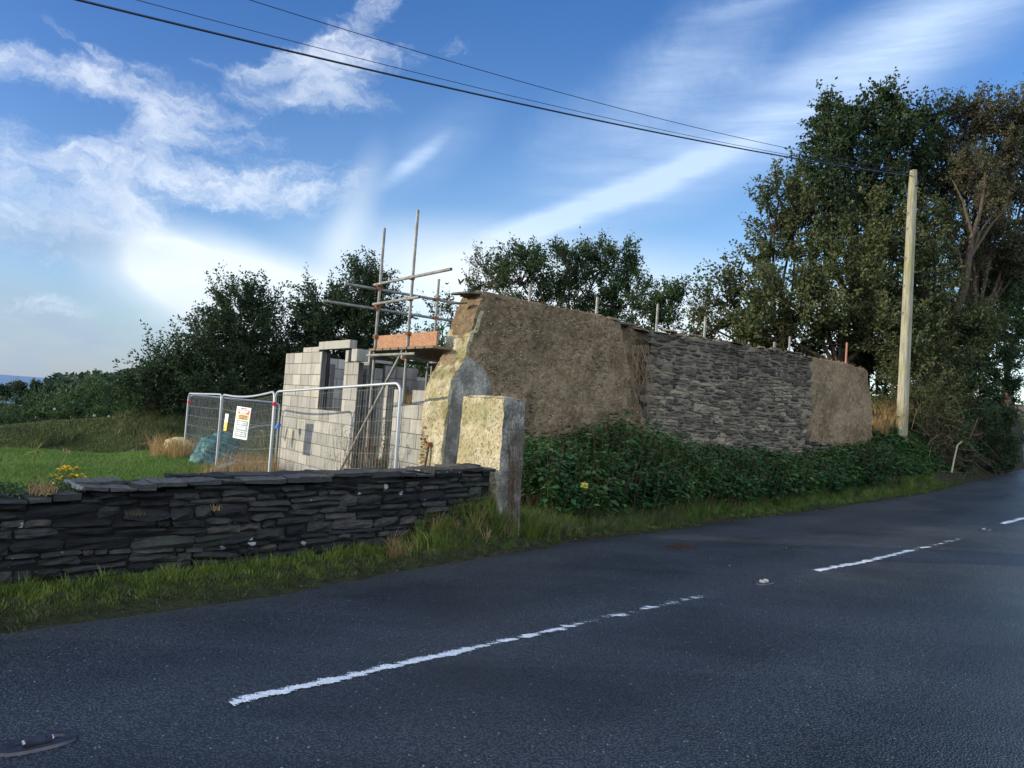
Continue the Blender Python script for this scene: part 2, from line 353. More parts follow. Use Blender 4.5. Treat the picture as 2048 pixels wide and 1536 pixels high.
def stone_fn(dark, light, warm, lichen=.0, sc_=9, moss=(.05, .07, .03), mossamt=.25):
    def fn(f):
        P = f['P']; n = f['noise'](P, sc_, 6, .65); n2 = f['noise'](f['mapping'](P, scale=(1, 1, 3.5)), 22, 5, .65); n3 = f['noise'](P, 1.3, 4, .6)
        c = f['ramp'](f['mth']('ADD', f['mth']('MULTIPLY', f['tone'], .7), f['mth']('MULTIPLY', n, .4)), [(.15, dark), (.5, tuple((a+b)/2 for a, b in zip(dark, light))), (.8, light), (1.0, warm)])
        c = f['mix'](f['mth']('MULTIPLY', f['mr'](n2, .4, .7), .55), c, tuple(k*.55 for k in dark))
        c = f['mix'](f['mth']('MULTIPLY', f['mr'](n3, .5, .75), mossamt), c, moss)
        if lichen > 0:
            _cb = f['N'].new('ShaderNodeCombineXYZ'); _sp = f['N'].new('ShaderNodeSeparateXYZ'); f['L'].new(P, _sp.inputs[0]); f['L'].new(f['mth']('ADD', f['mth']('MULTIPLY', _sp.outputs[0], .72), f['mth']('MULTIPLY', _sp.outputs[1], .69)), _cb.inputs[0]); f['L'].new(_sp.outputs[2], _cb.inputs[1]); PF = _cb.outputs[0]
            v = f['voro'](PF, 4.3); wob = f['noise'](P, 30, 4, .7); vc = f['voro'](PF, 4.3, out='Color')
            s2 = f['N'].new('ShaderNodeSeparateColor'); f['L'].new(vc, s2.inputs[0])
            lim = f['mth']('ADD', f['mth']('MULTIPLY', s2.outputs[1], .14), f['mth']('MULTIPLY', f['mth']('SUBTRACT', wob, .5), .22))
            k = f['mth']('MULTIPLY', f['mr'](f['mth']('SUBTRACT', v, lim), .03, -.0), f['mr'](s2.outputs[0], 1-lichen, 1-lichen+.02))
            c = f['mix'](f['mth']('MULTIPLY', k, .75), c, (.34, .37, .35))
            sm = f['mth']('MULTIPLY', f['mr'](f['voro'](P, 17), .13, .08), f['mr'](f['noise'](P, 2.3), .52, .6))
            c = f['mix'](f['mth']('MULTIPLY', sm, .6), c, (.33, .37, .36))
        return c, f['mth']('ADD', f['mth']('MULTIPLY', n2, .8), n), .012
    return fn
M_SLATE = mat('dark_slate_rubble', stone_fn((.008, .009, .010), (.045, .046, .043), (.085, .068, .052), lichen=.72), .8, .25)
M_COPE = mat('pale_coping', stone_fn((.02, .02, .02), (.105, .10, .092), (.15, .135, .115), lichen=.25), .85, .2)
M_RUBBLE = mat('grey_rubble_stone', stone_fn((.026, .025, .022), (.26, .22, .155), (.44, .33, .21), lichen=.08, moss=(.07, .085, .06)), .85, .2)
M_ROUGH = mat('pink_rubble_stone', stone_fn((.16, .12, .09), (.38, .28, .19), (.45, .30, .2), moss=(.2, .15, .1)), .9, .15)
def mortar_fn(f):
    n = f['noise'](f['P'], 18, 5, .7); return f['mix'](f['mr'](n, .3, .7), (.022, .02, .017), (.07, .06, .048)), n, .02
M_MORTAR = mat('earth_mortar', mortar_fn, .95, .1)
def cob_fn(f):
    P = f['P']; n = f['noise'](P, 2.1, 5, .65); n2 = f['noise'](P, 16, 6, .7); n3 = f['noise'](f['mapping'](P, scale=(1, 1, 2.4)), 38, 4, .65)
    c = f['mix'](f['mr'](n, .3, .7), (.155, .112, .064), (.30, .222, .132))
    c = f['mix'](f['mr'](f['mth']('ADD', f['mth']('MULTIPLY', n2, .6), f['mth']('MULTIPLY', n3, .4)), .34, .60), f['mix'](.8, c, (.040, .028, .018)), c)  # pits darkened in the colour so the relief reads in shade
    pv = f['voro'](f['mapping'](P, scale=(1, 1, 1.7)), 17); pc = f['voro'](f['mapping'](P, scale=(1, 1, 1.7)), 17, out='Color')
    s = f['N'].new('ShaderNodeSeparateColor'); f['L'].new(pc, s.inputs[0])
    peb = f['mth']('MULTIPLY', f['mr'](f['mth']('ADD', pv, f['mth']('MULTIPLY', f['mth']('SUBTRACT', n3, .5), .3)), .34, .22), f['mr'](s.outputs[0], .62, .66))
    c = f['mix'](f['mth']('MULTIPLY', peb, .75), c, f['mix'](s.outputs[1], (.22, .19, .16), (.60, .55, .46)))
    # straw and run-off streaks
    big = f['noise'](P, .9, 5, .6); c = f['mix'](f['mth']('MULTIPLY', f['mr'](big, .45, .62), .35), c, (.33, .255, .165)); c = f['mix'](f['mth']('MULTIPLY', f['mr'](f['noise'](f['mapping'](P, loc=(5, 0, 0)), 1.6, 5, .65), .5, .66), .5), c, (.10, .075, .05)); st = f['noise'](f['mapping'](P, scale=(3, 3, .35)), 2.5, 4, .6)
    c = f['mix'](f['mth']('MULTIPLY', f['mr'](st, .5, .75), .35), c, (.07, .058, .042))
    h = f['mth']('ADD', f['mth']('ADD', f['mth']('MULTIPLY', n2, 1.0), f['mth']('MULTIPLY', n3, .45)), f['mth']('MULTIPLY', peb, .5))
    return c, h, .03
M_COB = mat('earth_cob', cob_fn, .95, .1)
def render_fn(f):
    P = f['P']; n = f['noise'](P, 3.2, 6, .65); n2 = f['noise'](P, 24, 5, .7); cr_ = f['voro'](f['mapping'](P, scale=(1, 1, .8)), 7, 'DISTANCE_TO_EDGE')
    c = f['mix'](f['mr'](n, .35, .65), (.42, .36, .22), (.60, .55, .41))
    c = f['mix'](f['mr'](f['noise'](P, 1.7, 5, .7), .48, .66), c, (.24, .22, .10))
    c = f['mix'](f['mr'](n2, .48, .66), c, (.17, .135, .08)); c = f['mix'](f['mth']('MULTIPLY', f['mr'](f['noise'](P, 55, 4, .7), .5, .65), .5), c, (.14, .11, .06))
    crk = f['mth']('MULTIPLY', f['mr'](f['mth']('ADD', cr_, f['mth']('MULTIPLY', n2, .03)), .022, .012), f['mr'](n, .45, .6))
    c = f['mix'](f['mth']('MULTIPLY', crk, .7), c, (.09, .07, .05))
    c = f['mix'](f['mth']('MULTIPLY', f['tone'], .8), c, (.13, .145, .04))
    return c, f['mth']('SUBTRACT', f['mth']('ADD', n2, n), f['mth']('MULTIPLY', crk, .6)), .035
M_LIME = mat('old_lime_render', render_fn, .9, .15)
def block_fn(f):
    P = f['P']; n = f['noise'](P, 3, 5, .6); n2 = f['noise'](P, 90, 3, .6); st = f['noise'](f['mapping'](P, scale=(4, 4, .5)), 1.6, 5, .65)
    c = f['ramp'](f['tone'], [(0, (.25, .25, .23)), (.5, (.33, .325, .295)), (.9, (.38, .37, .325)), (1, (.40, .36, .27))])
    c = f['mix'](f['mth']('MULTIPLY', f['mr'](n, .5, .75), .35), c, (.22, .21, .18))
    c = f['mix'](f['mth']('MULTIPLY', f['mr'](st, .48, .66), .55), c, (.14, .13, .105))
    return c, f['mth']('ADD', n2, n), .004
M_BLOCK = mat('concrete_block', block_fn, .9, .15)
M_JOINT = mat('block_mortar', lambda f: (f['mix'](f['noise'](f['P'], 30), (.07, .068, .06), (.16, .155, .14)), f['noise'](f['P'], 60), .006), .95, .1)
def galv_fn(f):
    n = f['noise'](f['P'], 9, 5, .6); return f['mix'](f['mr'](n, .3, .7), (.12, .12, .11), (.24, .24, .22))
M_GALV = mat('galvanised_tube', galv_fn, .55, .4, metal=.2)
M_FENCE = mat('galvanised_fence', lambda f: f['mix'](f['noise'](f['P'], 12), (.26, .29, .32), (.40, .44, .47)), .45, .5, metal=.3)
M_WIRE = plain('fence_wire', (.42, .45, .46), .45, .5, .3)
M_RUST = plain('rusty_steel', (.20, .085, .04), .8, .2)
def wood_fn(f):
    P = f['P']; n = f['noise'](f['mapping'](P, rot=(0, 0, -.93), scale=(1.2, 9, 9)), 3.5, 6, .6, 1.2)
    c = f['mix'](f['mr'](n, .3, .7), (.20, .095, .05), (.36, .20, .115))
    k = f['voro'](P, 3.3); c = f['mix'](f['mr'](k, .09, .05), c, (.06, .025, .015)); return c, n, .003
M_BOARD = mat('timber_toe_board', wood_fn, .7, .2)
M_DECK = mat('scaffold_plank', lambda f: (f['mix'](f['noise'](f['mapping'](f['P'], scale=(1, 1, 6)), 8, 5), (.10, .07, .05), (.22, .17, .12)), f['noise'](f['P'], 30), .004), .85, .15)
def pole_fn(f):
    P = f['P']; s = f['noise'](f['mapping'](P, scale=(1, 1, .06)), 30, 5, .65); n = f['noise'](P, 1.3, 4, .6)
    c = f['mix'](f['mr'](s, .35, .65), (.17, .155, .115), (.33, .315, .24))
    c = f['mix'](f['mth']('MULTIPLY', f['mr'](n, .4, .7), .6), c, (.19, .20, .085)); return c, s, .006
M_POLE = mat('weathered_pole', pole_fn, .85, .15)
M_BLACK = plain('black_rubber', (.012, .012, .014), .5, .4)
M_CABLE = plain('cable_sheath', (.012, .014, .03), .5, .4)
M_WHITE = plain('white_plastic', (.78, .79, .80), .4, .4)
M_RED = plain('red_plastic', (.55, .02, .03), .4, .4)
M_YEL = plain('yellow_plastic', (.75, .42, .03), .45, .4)
M_GREYBLUE = plain('grey_blue_print', (.18, .27, .33), .5, .3)
M_DARKTXT = plain('dark_print', (.05, .05, .06), .5, .3)
M_BLUE = plain('blue_plastic', (.02, .12, .5), .4, .4)
M_IRON = plain('cast_iron', (.05, .048, .055), .38, .6, .5)
M_GLASS = plain('glass_bead', (.5, .55, .6), .1, .8)
M_MARK = plain('faded_yellow', (.42, .36, .04), .6, .3)
def tarp_fn(f):
    n = f['noise'](f['P'], 7, 5, .6, 1.5); return f['mix'](f['mr'](n, .4, .6), (.008, .055, .060), (.040, .15, .155)), n, .06
M_TARP = mat('turquoise_tarpaulin', tarp_fn, .5, .3)
M_STRAW = plain('pale_straw', (.55, .50, .24), .9, .1)
M_SLATEG = plain('grey_slate_board', (.12, .13, .15), .6, .3)
def bark_fn(f):
    n = f['noise'](f['mapping'](f['P'], scale=(1, 1, .3)), 14, 5, .7); return f['mix'](f['mr'](n, .3, .7), (.035, .026, .019), (.11, .085, .062)), n, .03
M_BARK = mat('bark', bark_fn, .95, .1)
M_TWIG = mat('dry_stem', lambda f: f['mix'](f['tone'], (.06, .04, .028), (.26, .19, .12)), .9, .1)
L_DARK = leafmat('leaf_dark_green', [(.1, (.012, .026, .013)), (.5, (.028, .055, .026)), (.85, (.058, .095, .040)), (1, (.10, .13, .06))])
L_MID = leafmat('leaf_mid_green', [(.1, (.016, .038, .016)), (.5, (.038, .074, .030)), (.85, (.072, .115, .042)), (1, (.13, .15, .06))])
L_BROWN = leafmat('leaf_turning', [(.1, (.032, .034, .024)), (.4, (.062, .066, .038)), (.7, (.105, .095, .050)), (.9, (.16, .10, .055)), (1, (.24, .12, .065))])
L_OLIVE = leafmat('leaf_olive', [(.1, (.026, .040, .018)), (.5, (.064, .082, .034)), (.85, (.12, .13, .055)), (1, (.20, .16, .08))])
L_NETTLE = leafmat('leaf_nettle', [(.1, (.006, .024, .008)), (.45, (.018, .066, .020)), (.8, (.045, .125, .034)), (1, (.11, .19, .05))], trans=.15)
L_GRASS = leafmat('grass_blade', [(.1, (.026, .050, .010)), (.45, (.080, .125, .022)), (.75, (.19, .24, .050)), (1, (.40, .35, .16))], trans=.3)
L_VERGE = leafmat('verge_blade', [(.1, (.022, .050, .012)), (.45, (.060, .110, .022)), (.75, (.12, .18, .04)), (1, (.30, .27, .12))], trans=.3)
L_LAWN = leafmat('lawn_blade', [(.1, (.040, .090, .022)), (.5, (.085, .155, .040)), (.85, (.135, .215, .065)), (1, (.24, .27, .11))], trans=.3)
L_DRY = leafmat('dry_grass_blade', [(.1, (.13, .075, .03)), (.5, (.27, .17, .08)), (.85, (.42, .30, .15)), (1, (.50, .40, .22))], trans=.2)
L_FAR = leafmat('far_leaf', [(.1, (.018, .035, .022)), (.5, (.036, .062, .034)), (.85, (.06, .09, .045)), (1, (.08, .11, .06))], trans=.1)
M_PETAL = plain('yellow_petal', (.78, .48, .02), .6, .2)
M_FEATH = plain('black_feather', (.012, .012, .016), .6, .3)

# ------------------------------------------------------------------ frames and ground
E1 = np.array([.8, .6, 0]); E2 = np.array([-.6, .8, 0]); EZ = np.array([0, 0, 1.])
def W(a, m, z=0.0):          # building frame: a along the ruin, m away from the road
    a, m, z = np.broadcast_arrays(np.asarray(a, float), m, z)
    return a[..., None]*E1 + m[..., None]*E2 + z[..., None]*EZ
EA = [-60, -30, .28, 2.14, 3.2, 4.49, 5.36, 6.3, 9.3, 16.6, 27.7, 51.7, 110]; EM = [-7, -1.0, 4.98, 5.3, 5.68, 5.98, 6.22, 6.42, 6.88, 7.3, 9.24, 17.5, 38]
def edge_m(a): return np.interp(a, EA, EM)
def zroad(a): return np.interp(a, [-60, 8, 11.1, 13.4, 16.6, 27.7, 51.7, 110], [0, 0, .08, .18, .32, .78, 2.2, 5.5])
def height(X, Y):
    X = np.asarray(X, float); Y = np.asarray(Y, float)
    a = .8*X+.6*Y; m = -.6*X+.8*Y; d = m-edge_m(a); zr = zroad(a)
    # right: bank of nettles up to the ruin
    B = np.interp(a, [4.2, 5.5, 8, 12, 15, 16.5, 17.7, 34, 60], [.30, .34, .36, .32, .22, .45, .85, 1.1, 1.0]); wd = np.interp(a, [5, 18, 30], [2.8, 1.7, 1.2])
    zR = zr + B*sst(d/wd, .08, 1.0)
    _pm = .17*np.exp(-((a-4.75)/.75)**2)*sst(d, .02, .35); zR = zR+_pm
    zR = zR + 1.1*sst(a, 17.2, 18.6)*sst(m, 8.6, 11.0)
    # left: verge, wall, sunken lawn, then the far grass bank
    lawn = (.07+.20*sst(a, 3.0, 4.4))*sst(d, 0.05, .4) - .55*sst(d, 1.2, 5.5)
    far = sst(Y, 18.8, 21.2); crest = np.interp(X, [-60, -30, -18, -10.6, -7.4, 0, 10], [-1.3, -.9, -.5, .6, 1.0, 1.2, 1.2])
    lawn = lawn+_pm*(d < 1.6)
    zl = lawn*(1-far) + far*(-1.15 + (crest+1.15)*sst(Y, 21, 25.5))
    zl = zl - 4.0*sst(Y, 26, 40) 
    k = sst(a, 4.3, 5.2)*(1-sst(m, 9.4, 12)*(1-sst(a, 12, 18)))
    z = zl*(1-k)+zR*k
    z = np.where(d < 0, zr-.03-.0*d, z)
    other = d < -5.6
    z = np.where(other, zr+.12*sst(-d, 5.6, 7.0), z)
    dist = np.hypot(X, Y)
    z = z - np.clip(Y-40, 0, 700)*.05*sst(dist, 40, 60)*(1-sst(a-m*1.2, 10, 40)*.999)
    z = np.where(dist > 900, -55, z)
    bump = (fbm(np.stack([X, Y, 0*X], -1), .8, 3, 5)-.5)*.10
    return z + np.where(d > 1.2, bump, 0)
def hz(x, y): return float(height(np.array([x]), np.array([y]))[0])

def axis_pts(lo, hi, fine, out):
    core = np.arange(lo, hi, fine); g = []; step = fine; v = hi
    while v < out: step *= 1.18; v += step; g.append(v)
    g2 = []; step = fine; v = lo
    while v > -out: step *= 1.18; v -= step; g2.append(v)
    return np.array(g2[::-1]+list(core)+g)
xs = axis_pts(-24, 30, .2, 3000); ys = axis_pts(-6, 42, .2, 3000)
XX, YY = np.meshgrid(xs, ys, indexing='ij'); ZZ = height(XX, YY)
aa = .8*XX+.6*YY; mm = -.6*XX+.8*YY; dd = mm-edge_m(aa)
soil = np.clip(sst(dd, 1.2, .1)*.9 + sst(aa, 4.3, 5.5)*sst(dd, 8, 3)*.8, 0, 1)*(dd > -.5) + .55*sst(YY, 19, 21)*(1-sst(YY, 24.5, 25.5))*fbm(np.stack([XX, YY, 0*XX], -1), .5, 3, 9)
g = MB(); g.grid(np.stack([XX, YY, ZZ], -1), np.clip(soil, 0, 1)); tag(g.build('ground', M_GROUND, smooth=True), kind='structure')
g = MB(); g.grid(np.array([[[-40000, 150, -33], [-40000, 55000, -33]], [[40000, 150, -33], [40000, 55000, -33]]], float)); tag(g.build('sea', M_SEA), kind='structure')

# road ribbon with a ragged edge
al = np.concatenate([np.arange(-40, 20, .25), np.arange(20, 110, 1.0)]); t = np.linspace(0, 1, 12)
jit = (fbm(np.stack([al*1.0, 0*al, 0*al], -1), 2.5, 3, 3)-.5)*.18
Am, Tm = np.meshgrid(al, t, indexing='ij')
Mr = (edge_m(Am)+jit[:, None]) - Tm*5.5
g = MB(); g.grid(W(Am, Mr, zroad(Am)+.004*0 + .03*(1-(2*Tm-1)**2)-.03*(Tm == 0))); tag(g.build('road', M_ASPH, smooth=True), kind='structure')
def road_z(P):
    a = P[..., 0]*.8+P[..., 1]*.6; m = -.6*P[..., 0]+.8*P[..., 1]; tt = (edge_m(a)-m)/5.5
    return zroad(a)+.03*(1-(2*tt-1)**2)
# worn centre line
def rhit(x, y):
    P_ = gz(x, y, .02)
    for _ in range(12): P_ = gz(x, y, float(road_z(P_)))
    return P_
def dash(p0, p1, wd, n=60):
    p0 = np.array(p0); p1 = np.array(p1); d = nrm(p1-p0); s_ = np.array([-d[1], d[0], 0])
    tt = np.linspace(0, 1, n)[:, None, None]; ww = np.linspace(-.5, .5, 5)[None, :, None]
    V = p0+(p1-p0)*tt+s_*ww*wd; V[..., 2] = road_z(V)+.005
    wt = np.repeat(np.array([[.0, .5, .85, .5, .2]]), n, 0); L_ = np.linalg.norm(p1-p0)
    fade = np.interp(np.linspace(0, 1, n), [0, .1, .55, .62, .8, 1], [1, 1, .75, .35, .55, .25])
    return V, wt*fade[:, None]+.12
pm = MB()
for (A_, B_, wd_) in (((460, 1408), (1410, 1192), .10), ((1632, 1142), (1925, 1077), .11), ((2005, 1048), (2230, 1003), .13)):
    V, tn = dash(rhit(*A_), rhit(*B_), wd_); pm.grid(V, tn)
c0 = rhit(460, 1408); dv = nrm((rhit(1925, 1077)-c0)*np.array([1, 1, 0]))
V, tn = dash(c0-dv*6.1, c0-dv*2.1, .11); pm.grid(V, tn)
tag(pm.build('road_markings', M_PAINT), kind='structure')

# cat's-eye studs
def stud(p, label, shade_m):
    p = np.array(p, float); p[2] = road_z(p)
    t_ = thing('road_stud', p, label, 'road stud', 'cat eye studs along the centre line')
    d = dv; s_ = np.array([-d[1], d[0], 0]); f = MB(); n = 24
    th = np.linspace(0, 2*math.pi, n, endpoint=False)
    def ring(rl, rw, z): return np.stack([p+d*math.copysign(abs(math.cos(q))**.75, math.cos(q))*rl+s_*math.copysign(abs(math.sin(q))**.8, math.sin(q))*rw+EZ*z for q in th])
    rings = [ring(.135, .062, .001), ring(.13, .058, .012), ring(.118, .047, .017), ring(.10, .040, .012), ring(.09, .035, .005)]
    for a_, b_ in zip(rings[:-1], rings[1:]):
        V = np.stack([a_, b_]); V = np.concatenate([V, V[:, :1]], 1); f.grid(V, .5)
    f.add(np.vstack([rings[-1], p+EZ*.005]), np.stack([np.full(n, n), np.arange(n), (np.arange(n)+1) % n], -1))
    f.build('housing', M_IRON, t_, smooth=True)
    r = MB(); r.box(p+EZ*.014, d*.042, s_*.024, EZ*.008); r.box(p+EZ*.02+d*.035, d*.008, s_*.02, EZ*.01); r.box(p+EZ*.02-d*.035, d*.008, s_*.02, EZ*.01); r.build('rubber_insert', shade_m, t_)
    for sg in (-1, 1):
        l_ = MB()
        for q in (-1, 1): l_.tube([p+EZ*.02+d*sg*.036+s_*.009*q, p+EZ*.02+d*sg*.05+s_*.009*q], .005, 8)
        l_.build('reflector', M_GLASS, t_)
    return t_
stud(rhit(75, 1490), 'dark iron road stud nearest the camera with grit in its slot', M_IRON)
stud(rhit(1528, 1166), 'road stud with whitened worn insert, between the two nearest dashes', plain('worn_pale_rubber', (.34, .32, .29), .7, .2))
stud(rhit(1970, 1060), 'small distant road stud at the right after the second dash', M_IRON)
# rusty inspection cover
p = rhit(1362, 1095); g = MB(); n = 20; th = np.linspace(0, 2*math.pi, n, endpoint=False)
ry = road_z(p)
q = [p+dv*math.copysign(abs(math.cos(k))**.35, math.cos(k))*.13+np.array([-dv[1], dv[0], 0])*math.copysign(abs(math.sin(k))**.35, math.sin(k))*.13 for k in th]
top = np.array([[k[0], k[1], ry+.012] for k in q]); bot = top-EZ*.02
V = np.stack([bot, top]); V = np.concatenate([V, V[:, :1]], 1); g.grid(V); g.add(np.vstack([top, [[p[0], p[1], ry+.012]]]), np.stack([np.full(n, n), np.arange(n), (np.arange(n)+1) % n], -1))
for i in range(-3, 4): g.box([p[0]+dv[0]*i*.03, p[1]+dv[1]*i*.03, ry+.015], dv*.006, np.array([-dv[1], dv[0], 0])*.10, EZ*.004)
tag(g.build('inspection_cover', plain('rusty_iron', (.05, .030, .024), .85, .2)), 'small rusty brown square cover set in the far lane', 'cover')
# fallen leaves and grit
g = MB(); k = 150; a_ = R.uniform(-1, 20, k); off = R.uniform(0, 1, k)**3*3.2; Pp = W(a_, edge_m(a_)-.05-off, 0); Pp[:, 2] = road_z(Pp)+.008
g.leaves(Pp, nrm(np.stack([R.normal(0, 1, k), R.normal(0, 1, k), R.normal(0, .08, k)], -1)), np.array([[0, 0, 1.]])+R.normal(0, .2, (k, 3)), R.uniform(.012, .035, k), R.uniform(.008, .022, k), R.uniform(0, 1, k), fold=.1)
tag(g.build('leaf_litter', L_DRY), 'scattered fallen leaves and grit along the road edge', 'leaf litter', kind='stuff')

# ------------------------------------------------------------------ stone laying
def stone(mb, c, ax, az, an, hw, hh, dep, tone, mt=0, bul=.02, rr=R):
    # c front centre, ax along, az up, an outward; rounded irregular block
    n = 4; u = np.linspace(-1, 1, n); uu, vv = np.meshgrid(u, u, indexing='ij')
    r = np.maximum(np.abs(uu), np.abs(vv)); pinch = 1-.10*(np.abs(uu)*np.abs(vv))**2*rr.uniform(.3, 1.6)
    x = uu*hw*pinch + rr.normal(0, hw*.05, (n, n)); z = vv*hh*pinch + rr.normal(0, hh*.09, (n, n)) + uu*hw*rr.normal(0, .03)
    o = bul*(1-r**6)*rr.uniform(.3, 1.2) - np.where(r > .99, rr.uniform(.2, .6)*min(hh, .03), 0) + rr.normal(0, .006, (n, n)) + uu*rr.normal(0, .010)+vv*rr.normal(0, .010)
    Vf = c+x[..., None]*ax+z[..., None]*az+o[..., None]*an
    ringi = [(i, 0) for i in range(n)]+[(n-1, j) for j in range(1, n)]+[(i, n-1) for i in range(n-2, -1, -1)]+[(0, j) for j in range(n-2, 0, -1)]
    idx = [i*n+j for i, j in ringi]; back = np.array([Vf[i, j]-an*dep for i, j in ringi])
    V = np.vstack([Vf.reshape(-1, 3), back]); Fq = []
    for i in range(n-1):
        for j in range(n-1): Fq.append([i*n+j, (i+1)*n+j, (i+1)*n+j+1, i*n+j+1])
    L_ = len(idx)
    for k in range(L_): Fq.append([idx[k], n*n+k, n*n+(k+1) % L_, idx[(k+1) % L_]])
    mb.add(V, Fq, tone, mt)
def lay(mb, origin, ax, an, length, zlo, zhi, hmin, hmax, lmin, lmax, gap=.008, wob=.03, seed=1, tonef=None, mt=0, dep=.12, bul=.02, rag=0.0):
    rr = np.random.default_rng(seed); z = 0.0; H = 1.0
    rows = []; zmin = min(zlo(0), zlo(length)) if callable(zlo) else zlo
    z = zmin; zt = max(zhi(k) for k in np.linspace(0, length, 30))
    while z < zt:
        h = rr.uniform(hmin, hmax) if rr.random() > .18 else rr.uniform(hmax, hmax*1.5); x = -rr.uniform(0, lmin); xa = rr.uniform(-rag, rag*.3); xb = length+rr.uniform(-rag*.3, rag)
        while x < xb:
            l = rr.uniform(lmin, lmax)*(.6+.6*h/hmax); xc = x+l/2
            if xa <= xc <= xb:
                x0, x1 = max(x, xa), min(x+l, xb); xc = (x0+x1)/2
                w_ = wob*math.sin(xc*1.3+seed)+wob*.6*math.sin(xc*3.1+z*3)
                zc = z+h/2+w_; lo = zlo(xc) if callable(zlo) else zlo
                if zc+h*.3 < zhi(xc) and zc > lo-.05:
                    parts_ = 2 if (h > hmax*.95 and rr.random() < .35) else 1
                    for q in range(parts_):
                        hh = h/parts_; tn = rr.uniform(0, 1)**1.3 if tonef is None else tonef(xc, zc, rr)
                        stone(mb, origin+ax*xc+EZ*(zc-h/2+hh*(q+.5)), ax, EZ, an, max((x1-x0)/2-gap/2, .02), hh/2-gap/2, dep, tn, mt, bul, rr)
            x += l
        z += h
# ------------------------------------------------------------------ dry stone wall beside the road
A0, M0, A1, M1 = -3.6, 4.98, 4.56, 6.30
p0 = W(A0, M0); p1 = W(A1, M1); dwx = nrm(p1-p0); dwn = np.array([dwx[1], -dwx[0], 0]); LW = float(np.linalg.norm(p1-p0))
_d = ray(160, 975); XS = float((CAM+_d*(((p0-CAM)@dwn)/(_d@dwn))-p0)@dwx); print('step', XS)
def dw_top(x): return float(np.interp(x, [0, 3.2, XS-.05, XS+.1, 6, LW], [.60, .60, .62, .69, .73, .79]))+.012*math.sin(x*5)
tw = thing('dry_stone_wall', p0, 'low dark dry stone wall with pale lichen spots beside the road', 'stone wall')
g = MB(); lay(g, p0-dwn*.02, dwx, dwn, LW, 0.0-.05, lambda x: dw_top(x)-.02, .022, .068, .07, .34, seed=4, wob=.025, bul=.026, gap=.006)
lay(g, p0-dwn*.40, dwx, -dwn, LW, -.5, lambda x: dw_top(x)-.03, .06, .11, .2, .5, seed=6)
g.build('stonework', M_SLATE, tw)
g = MB(); nn = 40
for i in range(nn):
    x = (i+.5)*LW/nn; h = dw_top(x)
    g.box(p0+dwx*x-dwn*.21+EZ*((h-.06-.5)/2), dwx*LW/nn/2, dwn*.165, EZ*(h-.06+.5)/2)
g.build('rubble_core', plain('dark_joint', (.012, .012, .011), .95, .1), tw)
g = MB(); x = 0; rr = np.random.default_rng(12)
while x < LW:
    l = rr.uniform(.12, .42); l = min(l, LW-x+.02); h = dw_top(x+l/2)
    for row in (0, 1):
        nu, nv = 7, 6; u = np.linspace(0, 1, nu); v = np.linspace(0, 1, nv); uu, vv = np.meshgrid(u, v, indexing='ij')
        yo = (-.015 if row == 0 else .20); wy = .235
        base = (p0+dwx*x)[None, None]+uu[..., None]*dwx*(l-.012)+(-(yo+vv*wy-.02))[..., None]*dwn
        jag = vecnoise(base, 8, 3, 31+row)*np.array([.07, .07, .0])+dwn*rr.uniform(-.012, .008); th = rr.uniform(.018, .036)
        topv = base+jag+EZ*(h+rr.uniform(-.015, .012))+(fbm(base, 9, 3, 8)[..., None]-.5)*.035*EZ+uu[..., None]*EZ*rr.uniform(-.012, .012); botv = base+jag*.8+EZ*(h-th)+(fbm(base, 8, 2, 18)[..., None]-.5)*.03*EZ
        tn = rr.uniform(0, 1)
        g.grid(topv, tn); g.grid(botv, tn, 1, flip=True)
        for e in ((topv[0], botv[0]), (topv[-1], botv[-1]), (topv[:, 0], botv[:, 0]), (topv[:, -1], botv[:, -1])): g.grid(np.stack(e), tn, 1)
    x += l
g.build('coping', [M_COPE, M_SLATE], tw)  # glancing light put into the colour: pale tops, dark edges and undersides

# ------------------------------------------------------------------ ruin: cob and rubble wall
LF = 9.01
def a_on(x, y, m=LF):        # a coordinate on the face plane seen at photo pixel
    d = ray(x, y); k = m/(d[:3]@E2); P = CAM+d*k; return float(P@E1), float(P[2])
TOPS = [a_on(*q) for q in ((940, 576), (990, 583), (1060, 597), (1130, 612), (1200, 627), (1240, 640))]
TOPS2 = [a_on(*q) for q in ((1240, 642), (1300, 655), (1400, 672), (1480, 684), (1560, 698), (1625, 712), (1700, 724), (1728, 734))]
TA = [q[0] for q in TOPS]+[q[0] for q in TOPS2[1:]]; TZ = [q[1] for q in TOPS]+[q[1] for q in TOPS2[1:]]
def ctop(a): return np.interp(a, TA, TZ)
aR1 = a_on(1302, 760)[0]; aR2 = a_on(1618, 800)[0]; aEnd = a_on(1748, 860)[0]
print('frames', aR1, aR2, aEnd, ctop(8.0))
tr_ = thing('ruined_cob_wall', W(5.65, LF, -.2), 'ruined brown cob and grey rubble wall standing behind the nettles', 'ruined wall')
